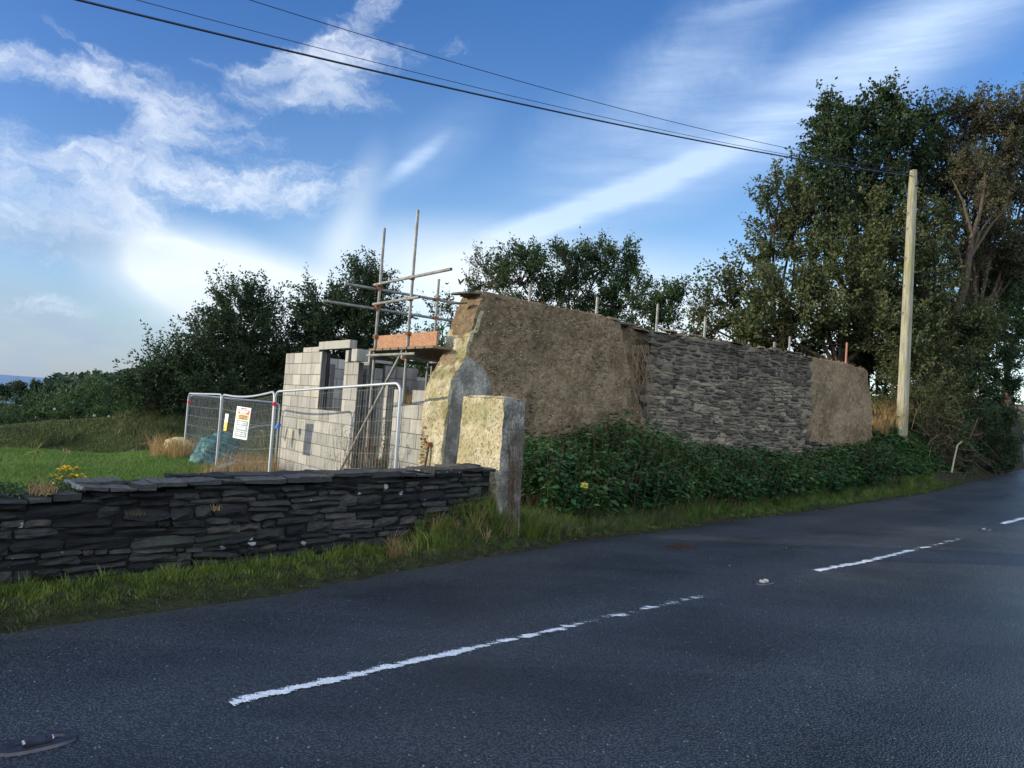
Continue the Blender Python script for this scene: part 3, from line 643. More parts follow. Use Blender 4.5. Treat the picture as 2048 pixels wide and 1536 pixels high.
def loaf(mb, amap, topf, m0, m1, zb, na, nz, nm, amp, seed, tonef=None, mats=(0, 0, 0), mf=None):
    def P(u, v, w_):         # u along, v up, w thickness 0 front - 1 back
        aL, aR = amap(0, v), amap(1, v); a = aL+(aR-aL)*u
        zt = topf(a); rnd = .06*(2*w_-1)**2*sst(v, .9, 1.0)
        z = zb+(zt-zb-rnd)*v; mw = m0+(m1-m0)*w_
        if mf is not None: mw = mw+mf(a, z)*(1-w_)
        V = W(a, mw, z); nv = vecnoise(V, 1.1, 3, seed)*amp*1.6+vecnoise(V, 6, 3, seed+5)*amp*1.0+vecnoise(V, 15, 3, seed+8)*amp*1.0
        return V+nv
    u = np.linspace(0, 1, na); v = np.linspace(0, 1, nz); w_ = np.linspace(0, 1, nm)
    A_, B_ = np.meshgrid(u, v, indexing='ij'); tf = (lambda V: .0) if tonef is None else tonef
    for ww, mt, fl in ((0, mats[0], False), (1, mats[0], True)):
        V = P(A_, B_, np.full_like(A_, ww)); mb.grid(V, tf(V) if tonef else .5, mt, flip=fl)
    A_, B_ = np.meshgrid(u, w_, indexing='ij'); V = P(A_, np.ones_like(A_), B_); mb.grid(V, tf(V) if tonef else .5, mats[1])
    A_, B_ = np.meshgrid(v, w_, indexing='ij')
    for uu_, mt in ((0, mats[2]), (1, mats[0])):
        V = P(np.full_like(A_, uu_), A_, B_); mb.grid(V, tf(V) if tonef else .5, mt, flip=uu_ == 0)
ZB = -.6
def aleft(z): return 5.65+np.interp(z, [-1, 1.74, 1.95, 2.15, 2.6, 3.06], [0, .02, .13, .26, .34, .46])
def amap1(u, v):
    z = ZB+(3.05-ZB)*v
    return aleft(z) if u == 0 else np.full_like(np.asarray(v, float), aR1+.03)
brk_z = [0, 1.3, 2.0, 2.6, 3.1]; brk_a = [a_on(1300, 850)[0], a_on(1296, 845)[0], a_on(1270, 765)[0], a_on(1252, 700)[0], a_on(1240, 642)[0]]
def recess(a, z): return .22*sst(a-np.interp(z, brk_z, brk_a), -.02, .07)
g = MB(); loaf(g, amap1, lambda a: ctop(a), LF, LF+.6, ZB, 330, 150, 26, .05, 3, mats=(0, 0, 0), mf=recess)
rs = np.random.default_rng(61)
for _ in range(1500):
    a_ = rs.uniform(6.0, aR1-.35); z_ = rs.uniform(.7, 1)*0+rs.uniform(.7, 3.0)
    if z_ > ctop(a_)-.12 or a_ > np.interp(z_, brk_z, brk_a)-.05: continue
    stone(g, W(a_, LF, z_)+vecnoise(W(a_, LF, z_)[None], 1.1, 3, 3)[0]*.08, nrm(E1+EZ*rs.normal(0, .35)), nrm(EZ-E1*rs.normal(0, .2)), -E2, rs.uniform(.008, .030), rs.uniform(.005, .014), .02, rs.uniform(.3, 1), 1, .006, rs)
g.build('cob_section', [M_COB, M_RUBBLE], tr_, smooth=True)
def amap3(u, v):
    z = ZB+(3.1-ZB)*v
    return np.full_like(np.asarray(v, float), aR2-.02) if u == 0 else aEnd+np.interp(z, [0, 2.0, 2.4, 3.1], [0.02, .03, -.12, -.35])
g = MB(); loaf(g, amap3, lambda a: ctop(a), LF+.06, LF+.6, ZB, 150, 130, 20, .05, 13)
g.build('cob_section', M_COB, tr_, smooth=True)
# rubble infill between them
o_ = W(aR1, LF+.03); g = MB()
def rt(xc, zc, rr):
    dark = sst(zc, 2.2, 2.75)
    b = (rr.uniform(.0, 1)**1.1)*(1-.68*dark)*(.68+.5*float(fbm(np.array([[xc*1.0, zc, 0]]), 1.4, 2, 5)[0]))
    blk = 1.0
    for bx, bz, rx, rz in ((2.9, 1.9, .35, .35), (.75, 2.15, .35, .12)): blk *= 1-.6*math.exp(-((xc-bx)/rx)**2-((zc-bz)/rz)**2)
    return b*blk
lay(g, o_, E1, -E2, aR2-aR1, .1, lambda x: float(ctop(aR1+x))-.03, .026, .095, .08, .40, seed=21, tonef=rt, gap=.010, wob=.05, dep=.1, bul=.022, rag=.16)
lay(g, o_+E2*.6+E1*0, E1, E2, aR2-aR1, .1, lambda x: float(ctop(aR1+x))-.04, .06, .12, .2, .5, seed=25)
rf = np.random.default_rng(64)
for _ in range(95):
    xx1 = rf.uniform(.0, aR2-aR1); zz1 = rf.uniform(1.0, 2.95)
    if zz1 > ctop(aR1+xx1)-.1: continue
    hw_ = rf.uniform(.06, .17); stone(g, o_+E1*xx1+EZ*zz1-E2*.018, E1, EZ, -E2, hw_, min(rf.uniform(.035, .085), hw_*.7), .08, rt(xx1, zz1, rf)*.9+.15*rf.random(), 0, .02, rf)
for rx_ in (0, aR2-aR1):          # bonded blocks up both edges
    zz1 = .9
    while zz1 < 2.8:
        hh_ = rf.uniform(.04, .10); stone(g, o_+E1*(rx_+rf.uniform(-.08, .08))+EZ*(zz1+hh_)-E2*.02, E1, EZ, -E2, rf.uniform(.09, .2), hh_*.92, .1, (.15+rf.uniform(0, .65))*(1-.6*float(sst(zz1, 2.1, 2.6))), 0, .02, rf); zz1 += 2*hh_+rf.uniform(0, .12)
# footing stones under the right-hand cob
lay(g, W(aR2, LF-.02), E1, -E2, a_on(1665, 900)[0]-aR2, .4, lambda x: 1.32-.12*x, .03, .07, .1, .3, seed=23, gap=.007, bul=.03)
g.build('rubble_section', M_RUBBLE, tr_)
g = MB(); nn = 30
for i in range(nn):
    x0 = aR1+(aR2-aR1)*i/nn; x1 = aR1+(aR2-aR1)*(i+1)/nn; zt = float(ctop((x0+x1)/2))-.05
    g.box(W((x0+x1)/2, LF+.31, (zt-.5)/2), E1*(x1-x0)/2, E2*.27, EZ*(zt+.5)/2)
g.build('rubble_core', mat('pale_earth_mortar', lambda f: (f['mix'](f['mr'](f['P'] and f['noise'](f['P'], 2, 4), .35, .65), (.10, .088, .068), (.20, .18, .145)), f['noise'](f['P'], 40, 4, .7), .02), .95, .1), tr_)
# slabs along the broken top
g = MB(); rr = np.random.default_rng(5)
for i in range(70):
    a_ = rr.uniform(a_on(1235, 640)[0], aR2+.5); m_ = LF+rr.uniform(.0, .55); h_ = float(ctop(a_)); th = rr.uniform(-.5, .5)
    ax_ = E1*math.cos(th)+E2*math.sin(th); ay_ = -E1*math.sin(th)+E2*math.cos(th); tl = rr.normal(0, .06)
    c = W(a_, m_, h_+rr.uniform(-.05, .01)); L1, L2, T_ = rr.uniform(.08, .22), rr.uniform(.05, .13), rr.uniform(.008, .022)
    ax2 = nrm(ax_+EZ*(tl-.06)); V = []
    ang = np.sort(rr.uniform(0, 2*math.pi, 7)); pts = [ax2*math.cos(q)*L1+ay_*math.sin(q)*L2 for q in ang]
    tp = np.array([c+q+EZ*T_ for q in pts]); bt = np.array([c+q-EZ*T_ for q in pts]); tn = rr.uniform(0, .9)
    g.grid(np.concatenate([np.stack([bt, tp]), np.stack([bt, tp])[:, :1]], 1), tn)
    for rg in (tp, bt): g.add(np.vstack([rg, rg.mean(0)]), np.stack([np.full(7, 7), np.arange(7), (np.arange(7)+1) % 7], -1), tn)
g.build('capping_stone', M_RUBBLE, tr_)
g = MB()
for (px, py, L1, L2, ang, T_, dz) in ((928, 588, .13, .24, .15, .012, 0.01), (945, 592, .17, .26, -.1, .012, .02), (916, 606, .08, .2, .3, .010, 0), (965, 596, .2, .24, 0, .012, .02)):
    a_, z_ = a_on(px, py, LF+.25); c = W(a_, LF+.28, z_+dz-.0); rr2 = np.random.default_rng(int(px))
    an8 = np.linspace(0, 2*math.pi, 9, endpoint=False)+rr2.normal(0, .12, 9)
    ax_ = nrm(E1*math.cos(ang)+E2*math.sin(ang)+EZ*.08); ay_ = -E1*math.sin(ang)+E2*math.cos(ang)
    pts = [ax_*math.cos(q)*L1*rr2.uniform(.8, 1.15)+ay_*math.sin(q)*L2 for q in an8]
    tp = np.array([c+q+EZ*T_ for q in pts]); bt = np.array([c+q-EZ*T_ for q in pts])
    g.grid(np.concatenate([np.stack([bt, tp]), np.stack([bt, tp])[:, :1]], 1), .8)
    for rg in (tp, bt): g.add(np.vstack([rg, rg.mean(0)]), np.stack([np.full(9, 9), np.arange(9), (np.arange(9)+1) % 9], -1), .8)
g.build('slate_cap', M_COPE, tr_)
# lime render: end of the wall and the rounded patch at the corner
def slab(mb, V, off, tone, mt=0):       # V[i,j] skin, off thickness vector; closes the rim
    Bk = V-off
    mb.grid(V, tone, mt); mb.grid(Bk, tone, mt, flip=True)
    for a_, b_, fl in ((V[0], Bk[0], 0), (V[-1], Bk[-1], 1), (V[:, 0], Bk[:, 0], 1), (V[:, -1], Bk[:, -1], 0)): mb.grid(np.stack([a_, b_]), tone if not isinstance(tone, np.ndarray) else .3, mt)
nz, nw = 90, 22; z = np.linspace(-.4, 2.86, nz); w_ = np.linspace(-.02, .62, nw); Zg, Wg = np.meshgrid(z, w_, indexing='ij')
V = W(aleft(Zg)-.035-.03*sst(Zg, 1.75, 1.6), LF+Wg, Zg); V = V+vecnoise(V, 1.1, 3, 3)*.07+vecnoise(V, 7, 3, 44)*.05
moss = np.exp(-((Zg-1.86)/.11)**2)*(.55+.5*fbm(V, 9, 3, 4))+.5*sst(fbm(V, 3, 3, 77), .56, .7)
V = V + E1*(.06*sst(fbm(V, 3.5, 4, 90)+.5*sst(Zg, 2.3, 2.8), .74, .80))[..., None]+vecnoise(V, 16, 3, 7)*.03
g = MB(); slab(g, V, -E1*.06, np.clip(moss, 0, 1)); g.build('lime_render', M_LIME, tr_, smooth=True)
# rounded grey render on the road face
a0p = 5.64; pts = []
nz, na_ = 60, 26; v = np.linspace(0, 1, nz); u = np.linspace(0, 1, na_); Vg, Ug = np.meshgrid(v, u, indexing='ij')
z = -.3+Vg*(2.14+.3); right = a0p+np.interp(z, [-.3, 1.2, 1.45, 1.7, 1.95, 2.08, 2.14], [.55, .55, .62, .72, .62, .45, .30]); left = aleft(z)-.02
V = W(left+(right-left)*Ug, LF-.035, z); V = V+vecnoise(V, 1.1, 3, 3)*.07+vecnoise(V, 9, 3, 14)*.018
def render_grey_fn(f):
    P = f['P']; n = f['noise'](P, 4, 6, .65); n2 = f['noise'](P, 30, 5, .7); s = f['noise'](f['mapping'](P, scale=(2, 2, .3)), 3, 4, .6)
    c = f['mix'](f['mr'](n, .35, .65), (.15, .145, .12), (.37, .355, .30)); c = f['mix'](f['mr'](n2, .45, .6), c, f['mix'](.5, c, (.05, .047, .036))); c = f['mix'](f['mth']('MULTIPLY', f['mr'](s, .42, .65), .7), c, (.09, .085, .065))
    c = f['mix'](f['mth']('MULTIPLY', f['mr'](n2, .6, .75), .5), c, (.45, .45, .42)); return c, f['mth']('ADD', n2, n), .02
M_GREYREND = mat('grey_render', render_grey_fn, .9, .15)
g = MB(); slab(g, V, -E2*.08, .2); g.build('render_patch', M_GREYREND, tr_, smooth=True)
# exposed pinkish rubble low on the end
g = MB(); lay(g, W(5.65-.06, LF+.60, 0), -E2, -E1, .22, .1, lambda x: .95+.2*math.sin(x*20), .03, .07, .07, .16, seed=33, gap=.006, bul=.03, dep=.08); g.build('exposed_stonework', M_ROUGH, tr_)

# ------------------------------------------------------------------ gate pier at the end of the dry stone wall
def dbox(mb, c, ax, ay, az, hx, hy, hz_, n3, amp, seed, tonef=None, lean=None, sc_=1.3, batter=0.0):
    def P(u, v, w_):
        k = 1+batter*(1-w_)*.5
        V = c+ax*(u*hx*k)[..., None]+ay*(v*hy*k)[..., None]+az*(w_*hz_)[..., None]
        rr_ = np.maximum(np.abs(u), np.abs(v)); V = V-az*(.05*(rr_**6)*(w_ > .98))[..., None]
        return V+vecnoise(V, sc_, 3, seed)*amp*1.5+vecnoise(V, 8, 3, seed+9)*amp*.7
    nx, ny, nz_ = n3; U = np.linspace(-1, 1, nx); Vv = np.linspace(-1, 1, ny); Wz = np.linspace(-1, 1, nz_)
    for s_ in (-1, 1):
        a, b = np.meshgrid(U, Wz, indexing='ij'); q = P(a, np.full_like(a, s_), b); mb.grid(q, tonef(q) if tonef else .5, flip=s_ > 0)
        a, b = np.meshgrid(Vv, Wz, indexing='ij'); q = P(np.full_like(a, s_), a, b); mb.grid(q, tonef(q) if tonef else .5, flip=s_ < 0)
    a, b = np.meshgrid(U, Vv, indexing='ij'); q = P(a, b, np.ones_like(a)); mb.grid(q, tonef(q) if tonef else .5)
pc = at(1001, 905, 7.85); pa, pmm = float(pc@E1), float(pc@E2)
tp_ = thing('gate_pier', W(pa+.17, pmm+.32, 0), 'squat cream rendered pier with dry stems, at the end of the stone wall', 'pier')
g = MB(); zt = at(1000, 793, 7.85)[2]
dbox(g, W(pa+.14, pmm+.40, zt/2-.15), E1, E2, EZ, .14, .40, zt/2+.15, (22, 36, 80), .028, 51, tonef=lambda q: np.clip(.75*np.exp(-((q[..., 2]-zt+.2)/.12)**2)*(fbm(q, 5, 2, 3)+.2)+.25*sst(fbm(q, 2.5, 3, 8), .5, .7), 0, 1), batter=.12)
def pier_fn(f):
    base, h, d = render_fn(f); P = f['P']; g1 = f['noise'](P, 2.2, 5, .65)
    nv = f['vm']('DOT_PRODUCT', f['geo'].outputs['True Normal'], tuple(-E2), out=1)    # side facing the road mixed to mottled grey, other faces stay cream
    k = f['mr'](f['mth']('ADD', nv, f['mth']('MULTIPLY', f['mth']('SUBTRACT', g1, .5), .5)), .3, .5)
    grey = f['mix'](f['mr'](g1, .38, .62), (.13, .125, .11), (.40, .385, .33)); grey = f['mix'](f['mr'](f['noise'](P, 26, 5, .7), .45, .6), grey, f['mix'](.5, grey, (.03, .028, .022))); grey = f['mix'](f['mth']('MULTIPLY', f['mr'](f['noise'](f['mapping'](P, scale=(3, 3, .5)), 3, 4), .5, .7), .5), grey, (.06, .055, .045))
    return f['mix'](k, base, grey), h, d
M_PIER = mat('limewashed_pier', pier_fn, .9, .15)
g.build('rendered_body', M_PIER, tp_, smooth=True)
# dry climbing stems on the pier
g = MB(); rr = np.random.default_rng(3)
for i in range(24):
    a_ = pa+rr.uniform(.04, .24); z1 = rr.uniform(.9, zt+.02); x = a_; pts = []
    z_ = rr.uniform(.0, .3); xx_ = pa+rr.uniform(.10, .28)
    kk = 9
    for j in range(kk):
        q = j/(kk-1); pts.append(W(xx_+(a_-xx_)*q+rr.normal(0, .012), pmm-.03-rr.uniform(0, .03)-.05*math.sin(q*6+i)*.5, z_+(z1-z_)*q))
    g.tube(pts, np.linspace(.0035, .0015, kk), 4, rr.uniform(.0, .5), cap=False)
for i in range(14):
    c = W(pa+rr.uniform(.03, .3), pmm+rr.uniform(-.03, .2), zt+.01); th = rr.uniform(0, 6.28); pts = [c+E1*math.cos(th)*.07*q+E2*math.sin(th)*.05*q+EZ*(.05*math.sin(q*2.6)-.03*q) for q in np.linspace(0, 1.6, 7)]
    g.tube(pts, .003, 4, rr.uniform(.6, 1), cap=False)
Pq = W(pa+rr.uniform(.05, .27, 160), pmm-.05-rr.uniform(0, .05, 160), rr.uniform(.1, .9, 160)); g.sticks(Pq, Pq+rr.normal(0, .05, (160, 3)), .0015, .001, rr.uniform(0, .6, 160))
tag(g.build('dry_vine', M_TWIG), 'brown leafless creeper clinging to the grey side of the pier', 'creeper')

# ------------------------------------------------------------------ new blockwork
BL = 5.65        # a coordinate of the outer face
def bt(x, y=760):   # m coordinate on the block line for a photo column
    d = ray(x, y); k = BL/(d@E1); return float((CAM+d*k)@E2)
mL, mR = bt(568, 760), bt(715, 760); wl, wr = bt(640, 760), bt(687, 760); m_lo, m_hi = LF+.62, bt(787, 800)
print('block m', mL, mR, wl, wr, m_lo, m_hi)
tb = thing('blockwork_shell', W(BL, mR, -.5), 'unfinished pale concrete block building with window opening and lintel', 'building')
def blocks(mb, org, ax, an, length, z0, rows, thick=.1, skip=None, seed=1, hh=.225, ll=.45, topf=None, ragged=0):
    rr = np.random.default_rng(seed)
    for r_ in range(rows):
        zc = z0+r_*hh; x = -(.5*ll if r_ % 2 else 0)
        while x < length-.01:
            x0, x1 = max(x, 0), min(x+ll, length)
            if x1-x0 > .04:
                xc = (x0+x1)/2
                segs = [(x0, x1)]
                if skip is not None:
                    ns = []
                    for s0, s1 in segs:
                        for (k0, k1, z_0, z_1) in skip:
                            if zc+.02 < z_1 and zc+hh-.02 > z_0 and s1 > k0 and s0 < k1:
                                if s0 < k0-.03: ns.append((s0, k0))
                                if s1 > k1+.03: ns.append((k1, s1))
                                break
                        else: ns.append((s0, s1))
                    segs = ns
                for s0, s1 in segs:
                    if topf is not None and zc+hh*.7 > topf((s0+s1)/2): continue
                    mb.box(org+ax*(s0+s1)/2-an*(thick/2+rr.uniform(-.003, .003))+EZ*(zc+hh/2), ax*((s1-s0)/2-.007), an*thick/2, EZ*(hh/2-.007), rr.uniform(0, 1)**1.2, 0)
                    mb.box(org+ax*(s0+s1)/2-an*(thick/2)+EZ*(zc+hh/2), ax*((s1-s0)/2), an*(thick/2-.009), EZ*hh/2, .5, 1)
            x += ll
Z0 = 2.07-.225*12
o_ = W(BL, mR, 0); Lm = mL-mR; an = -E1
win = (wr-mR, wl-mR, 1.17, 3.0)
def top_outer(x): 
    return 2.30 if (x > wl-mR) else (2.30 if wr-mR-.24 < x < wr-mR else 2.08)
g = MB(); blocks(g, o_, E2, an, Lm, Z0, 13, skip=[win], seed=2, topf=top_outer)
g.box(o_+E2*(wl-mR+.17+.2)+E1*.05+EZ*(2.295+.05), E2*.2, E1*.05, EZ*.048, .4); g.box(o_+E2*(wl-mR+.17+.62)+E1*.05+EZ*(2.295+.05), E2*.2, E1*.05, EZ*.048, .6)
g.build('outer_leaf', [M_BLOCK, M_JOINT], tb)
g = MB(); blocks(g, o_+E1*.2, E2, an, Lm, Z0, 13, skip=[win], seed=3, topf=lambda x: 2.30 if (x > wl-mR+.5 or .05 < x < .5) else 2.08)
g.build('inner_leaf', [M_BLOCK, M_JOINT], tb)
g = MB(); g.box(o_+E2*((wl+wr)/2-mR)+E1*.06+EZ*2.41, E2*((wl-wr)/2+.17), E1*.07, EZ*.075, .35); g.build('lintel', M_BLOCK, tb)
# window reveal lining shows the dark cavity closer
g = MB(); g.box(o_+E2*(wl-mR+.03)+E1*.15+EZ*1.72, E2*.01, E1*.035, EZ*.56, .1); g.build('cavity_closer', M_BLACK, tb)
g = MB(); blocks(g, W(BL+.3, mL-.02, 0), E1, -E2, 3.4, Z0, 13, seed=4, topf=lambda x: 2.30 if x < 1.5 else 2.08); g.build('side_wall', [M_BLOCK, M_JOINT], tb)
g = MB(); blocks(g, W(BL+3.6, m_lo+.8, 0), E2, an, mL-m_lo-.8, Z0, 12, seed=5, topf=lambda x: 1.2+.225*int(x*1.4)); g.build('rear_wall', [M_BLOCK, M_JOINT], tb)
g = MB(); blocks(g, W(BL+.55, mR+.05, 0), E1, -E2, 1.15, Z0, 12, seed=6, topf=lambda x: 2.08-.45*(x > .8)); g.build('partition_wall', [M_BLOCK, M_JOINT], tb)
LLo = m_hi-m_lo
def top_lo(x): return 1.65 if x < .28 else (1.43 if x < LLo-.22 else 1.65)
g = MB(); z_lo = at(848, 780, 11.0)[2]
blocks(g, W(BL, m_lo, 0), E2, an, LLo, z_lo-.225*9, 9, seed=8, topf=lambda x: z_lo+.02 if (x < .27 or x > LLo-.2) else z_lo-.2, thick=.2); g.build('low_wall', [M_BLOCK, M_JOINT], tb)
# inside: stacked blocks
def stack(px, py, Y, nx_, nz_, label, seed):
    c = at(px, py, Y); rr = np.random.default_rng(seed); g = MB()
    for r_ in range(nz_):
        for i in range(nx_):
            if r_ == nz_-1 and i % 3 == 1: continue
            g.box(c+E1*.0+E2*(i-nx_/2)*.232+EZ*(-r_*.222-.11)*1.0+rr.normal(0, .006, 3)*np.array([1, 1, 0]), E2*.107, E1*.21, EZ*.107, rr.uniform(0, 1))
    return tag(g.build('block_stack', M_BLOCK), label, 'block stack', 'stacked loose blocks inside the shell')
stack(768, 770, 13.6, 4, 6, 'tall stack of loose grey blocks seen through the doorway gap', 4)
stack(752, 738, 15.0, 3, 8, 'stepped stack of blocks behind the first scaffold pole', 5)
def loose(px, py, Y, ax_, lab, hl=.22, hz_=.107, hy=.05):
    c = at(px, py, Y); g = MB(); ay_ = np.array([-ax_[1], ax_[0], 0]); g.box(c, ax_*hl, ay_*hy, EZ*hz_, R.uniform(.2, .7))
    tag(g.build('concrete_block', M_BLOCK), lab, 'block', 'loose blocks on the new walls')
loose(720, 711, 12.95, E1, 'upright loose block on the wall end right of the lintel', .11, .107, .11)
loose(760, 722, 14.2, E1, 'flat block lying on top of the stack behind the scaffold pole', .22, .045, .1)
# old dark concrete post and plants in the doorway
# ------------------------------------------------------------------ scaffold
S1 = at(760, 573, 12.6); S1[2] = 0
def S(a_, b_, z_): return S1+E1*a_-E2*b_+EZ*z_
gr = -.5
ts = thing('scaffold_tower', S(0, 0, gr), 'grey tube scaffold with wooden toe board between blockwork and cob wall', 'scaffold')
TU = .0242
def tube_part(name, P_, m_=M_GALV, r=TU, par=None):
    g = MB(); g.tube(P_, r, 12); 
    g.tube([np.array(P_[-1])-nrm(np.array(P_[-1])-P_[0])*.001, np.array(P_[-1])+nrm(np.array(P_[-1])-P_[0])*.002], r*.8, 12, mat=1)
    return g.build(name, [m_, M_BLACK], par or ts, smooth=False)
zt1 = at(767, 456, 12.6)[2]; S2b = 1.13; zt2 = at(835, 420, 12.6-.8*S2b)[2]; zt3 = at(871, 558, 13.3)[2]
tube_part('standard', [S(0, 0, gr), S(0, 0, zt1)]); tube_part('standard', [S(0, S2b, gr), S(0, S2b, zt2)]); tube_part('standard', [S(1.15, 0, gr), S(1.15, 0, zt3)])
zA = at(767, 579, 12.6)[2]; zB = at(757, 618, 12.6)[2]; zC = at(762, 573, 12.6)[2]; zD = at(757, 611, 12.6)[2]
tube_part('ledger', [S(-.62, -.05, zA), S(1.75, -.05, zA)]); tube_part('ledger', [S(-.98, -.05, zB), S(1.7, -.05, zB)])
tube_part('transom', [S(-.05, -.12, zC+.03), S(-.05, 2.35, zC+.03)]); tube_part('transom', [S(-.05, -.1, zD+.02), S(-.05, 1.48, zD+.02)])
zd = at(808, 697, 11.7)[2]
tube_part('transom', [S(-.05, -.15, zd-.09), S(-.05, 1.5, zd-.09)]); tube_part('transom', [S(.55, -.1, zd-.09), S(.55, 2.2, zd-.09)], M_RUST); tube_part('transom', [S(1.15, -.1, zd-.09), S(1.15, 2.0, zd-.09)])
tube_part('ledger', [S(-.12, .05, zd-.14), S(1.6, .05, zd-.14)]); tube_part('ledger', [S(-.12, S2b+.05, zd-.14), S(1.6, S2b+.05, zd-.14)])
tube_part('brace', [S(-.02, S2b-.08, zd+.0), S(-.3, -.6, -.1)][::1])
for k_ in range(8):
    g = MB(); b0 = -.05+k_*.27; g.box(S(.62, b0+.13, zd+.0), E1*.72, -E2*.112, EZ*.019, R.uniform(0, 1)); g.build('plank', M_DECK, ts)
g = MB(); g.box(S(.035, 1.0, zd+.02+.115), E1*.019, -E2*.98, EZ*.113); g.build('toe_board', M_BOARD, ts)
def coupler(p_, par=ts):
    g = MB(); g.box(p_, E1*.04, E2*.04, EZ*.028); g.tube([p_+E1*.055-EZ*.0, p_-E1*.055], .012, 8); g.tube([p_+E2*.05, p_-E2*.05], .014, 8); g.build('coupler', M_RUST, par)
for q in ((-.02, 0, zC+.02), (-.02, S2b, zC+.03), (0, -.02, zA), (1.15, -.02, zA), (-.02, 0, zD), (-.02, S2b, zD+.02), (0, -.02, zB), (1.15, -.02, zB), (-.02, 0, zd-.1), (-.02, S2b, zd-.1), (0, 0, zd+.23), (0, S2b, zd+.24)): coupler(S(*q))
# prop under the platform
pp = at(856, 728, 11.9); t_ = thing('steel_prop', [pp[0], pp[1], -.4], 'steel prop holding up the scaffold deck behind the low block wall', 'prop')
g = MB(); g.tube([[pp[0], pp[1], -.4], [pp[0], pp[1], pp[2]-.06]], .022, 10); g.build('tube', M_GALV, t_)
g = MB(); g.tube([[pp[0], pp[1], pp[2]-.06], [pp[0], pp[1], pp[2]+.05]], .014, 8); g.box([pp[0], pp[1], pp[2]+.05], E1*.07, E2*.07, EZ*.004); g.tube([[pp[0], pp[1], pp[2]-.07], [pp[0], pp[1], pp[2]-.05]], .04, 10); g.build('head_plate', M_FENCE, t_)
# standards of the rear scaffold, rising behind the ruin
for i, (px, ty, by, c_, lab) in enumerate(((1061, 568, 600, M_GALV, 'grey scaffold pole tip behind the highest part of the cob wall'), (1195, 594, 632, M_GALV, 'grey scaffold pole above the cob wall, below the tree crown'),
        (1316, 608, 660, M_GALV, 'tall grey scaffold pole above the left end of the rubble'), (1411, 633, 672, M_GALV, 'grey scaffold pole above the rubble, beside the small shrub'),
        (1498, 684, 700, M_GALV, 'barely visible stub of scaffold pole above the middle of the rubble'), (1549, 684, 705, M_GALV, 'short grey scaffold pole tip left of a taller one'),
        (1580, 673, 708, M_GALV, 'grey scaffold pole near the right end of the rubble'), (1694, 685, 728, M_RUST, 'rust red pole standing behind the right end of the cob'))):
    Y_ = CAM[1]+0; d = ray(px, ty); k = 10.3/(d@E2); P_ = CAM+d*k
    g = MB(); g.tube([[P_[0], P_[1], .2], [P_[0], P_[1], P_[2]]], .026, 12); g.tube([[P_[0], P_[1], P_[2]], [P_[0], P_[1], P_[2]+.001]], .019, 12)
    m2 = plain('red_oxide_tube', (.30, .13, .09), .5, .3) if c_ is M_RUST else M_GALV
    tag(g.build('scaffold_pole', m2), lab, 'scaffold pole', 'scaffold poles behind the ruin')

# ------------------------------------------------------------------ temporary mesh fence
fA, fB, fC, fD = at(378, 787, 18.4), at(444, 789, 15.75), at(550, 783, 13.0), at(802, 766, 10.35)
def panel(P0, P1, label, h=1.95, bend=0.0, wires=52, drop=.0):
    P0 = np.array(P0); P1 = np.array(P1); t_ = thing('mesh_fence', [P0[0], P0[1], P0[2]-h], label, 'fence panel', 'temporary mesh fence panels')
    ax_ = P1-P0; Lp = np.linalg.norm(ax_); d = ax_/Lp; dh = nrm(np.array([d[0], d[1], 0])); nr = np.array([-dh[1], dh[0], 0]); rc = .13
    def pt(u, zz):                 # u along in metres, zz below the top
        sag = -bend*math.sin(math.pi*min(max(u/Lp, 0), 1))
        return P0+d*u-EZ*zz+EZ*sag+nr*(.04*math.sin(u*2)*(zz/h))
    pth = [pt(0, h)]+[pt(0, zz) for zz in np.linspace(h-.2, rc, 5)]
    for q in np.linspace(0, math.pi/2, 6)[1:]: pth.append(pt(rc-rc*math.cos(q), rc-rc*math.sin(q)))
    pth += [pt(u, 0) for u in np.linspace(rc, Lp-rc, 10)[1:]]
    for q in np.linspace(math.pi/2, 0, 6)[1:]: pth.append(pt(Lp-rc+rc*math.cos(q), rc-rc*math.sin(q)))
    pth += [pt(Lp, zz) for zz in np.linspace(rc, h-.2, 5)[1:]]+[pt(Lp, h)]
    g = MB(); g.tube(pth, .021, 10); g.tube([pt(0, h-.22), pt(Lp, h-.22)], .016, 8); g.build('frame', M_FENCE, t_, smooth=True)
    g = MB(); us = np.linspace(.05, Lp-.05, wires)
    for u in us: g.tube([pt(u, zz) for zz in np.linspace(.05, h-.22, 5)], .0014, 3, cap=False)
    for zz in np.linspace(.06, h-.26, 8): g.tube([pt(u, zz+.02*math.sin(u*.9)) for u in np.linspace(0, Lp, 8)], .0020, 3, cap=False)
    g.build('wire_mesh', M_WIRE, t_)
    return t_, pt, Lp, d, nr
panel(fA, fB, 'leftmost mesh fence panel, at the dry grass by the lawn')
t2, pt2, L2, d2, n2_ = panel(fB+E1*.02-EZ*.0, fC, 'middle mesh fence panel carrying the white safety sign', bend=.07)
t3, pt3, L3, d3, n3_ = panel(fC-E2*.05, fD, 'nearest mesh fence panel in front of the pale blockwork')
fE = at(440, 794, 15.9); panel(at(378, 789, 18.6), at(560, 806, 19.6), 'rear mesh fence panel seen end to end through the front panels', wires=60)
def clamp(p_, m_, nm='fence_clip'):
    g = MB(); g.box(p_, E1*.022, E2*.025, EZ*.035); g.tube([p_+E1*.035, p_-E1*.045], .012, 8); return g.build(nm, m_)
tag(clamp(at(378, 804, 18.2), M_RED), 'small red plastic clip on the leftmost fence post', 'clip', 'red clips on the fence')
tag(clamp(at(549, 808, 12.95), M_RED), 'red and white clip where the sign panel meets the nearest panel', 'clip', 'red clips on the fence')
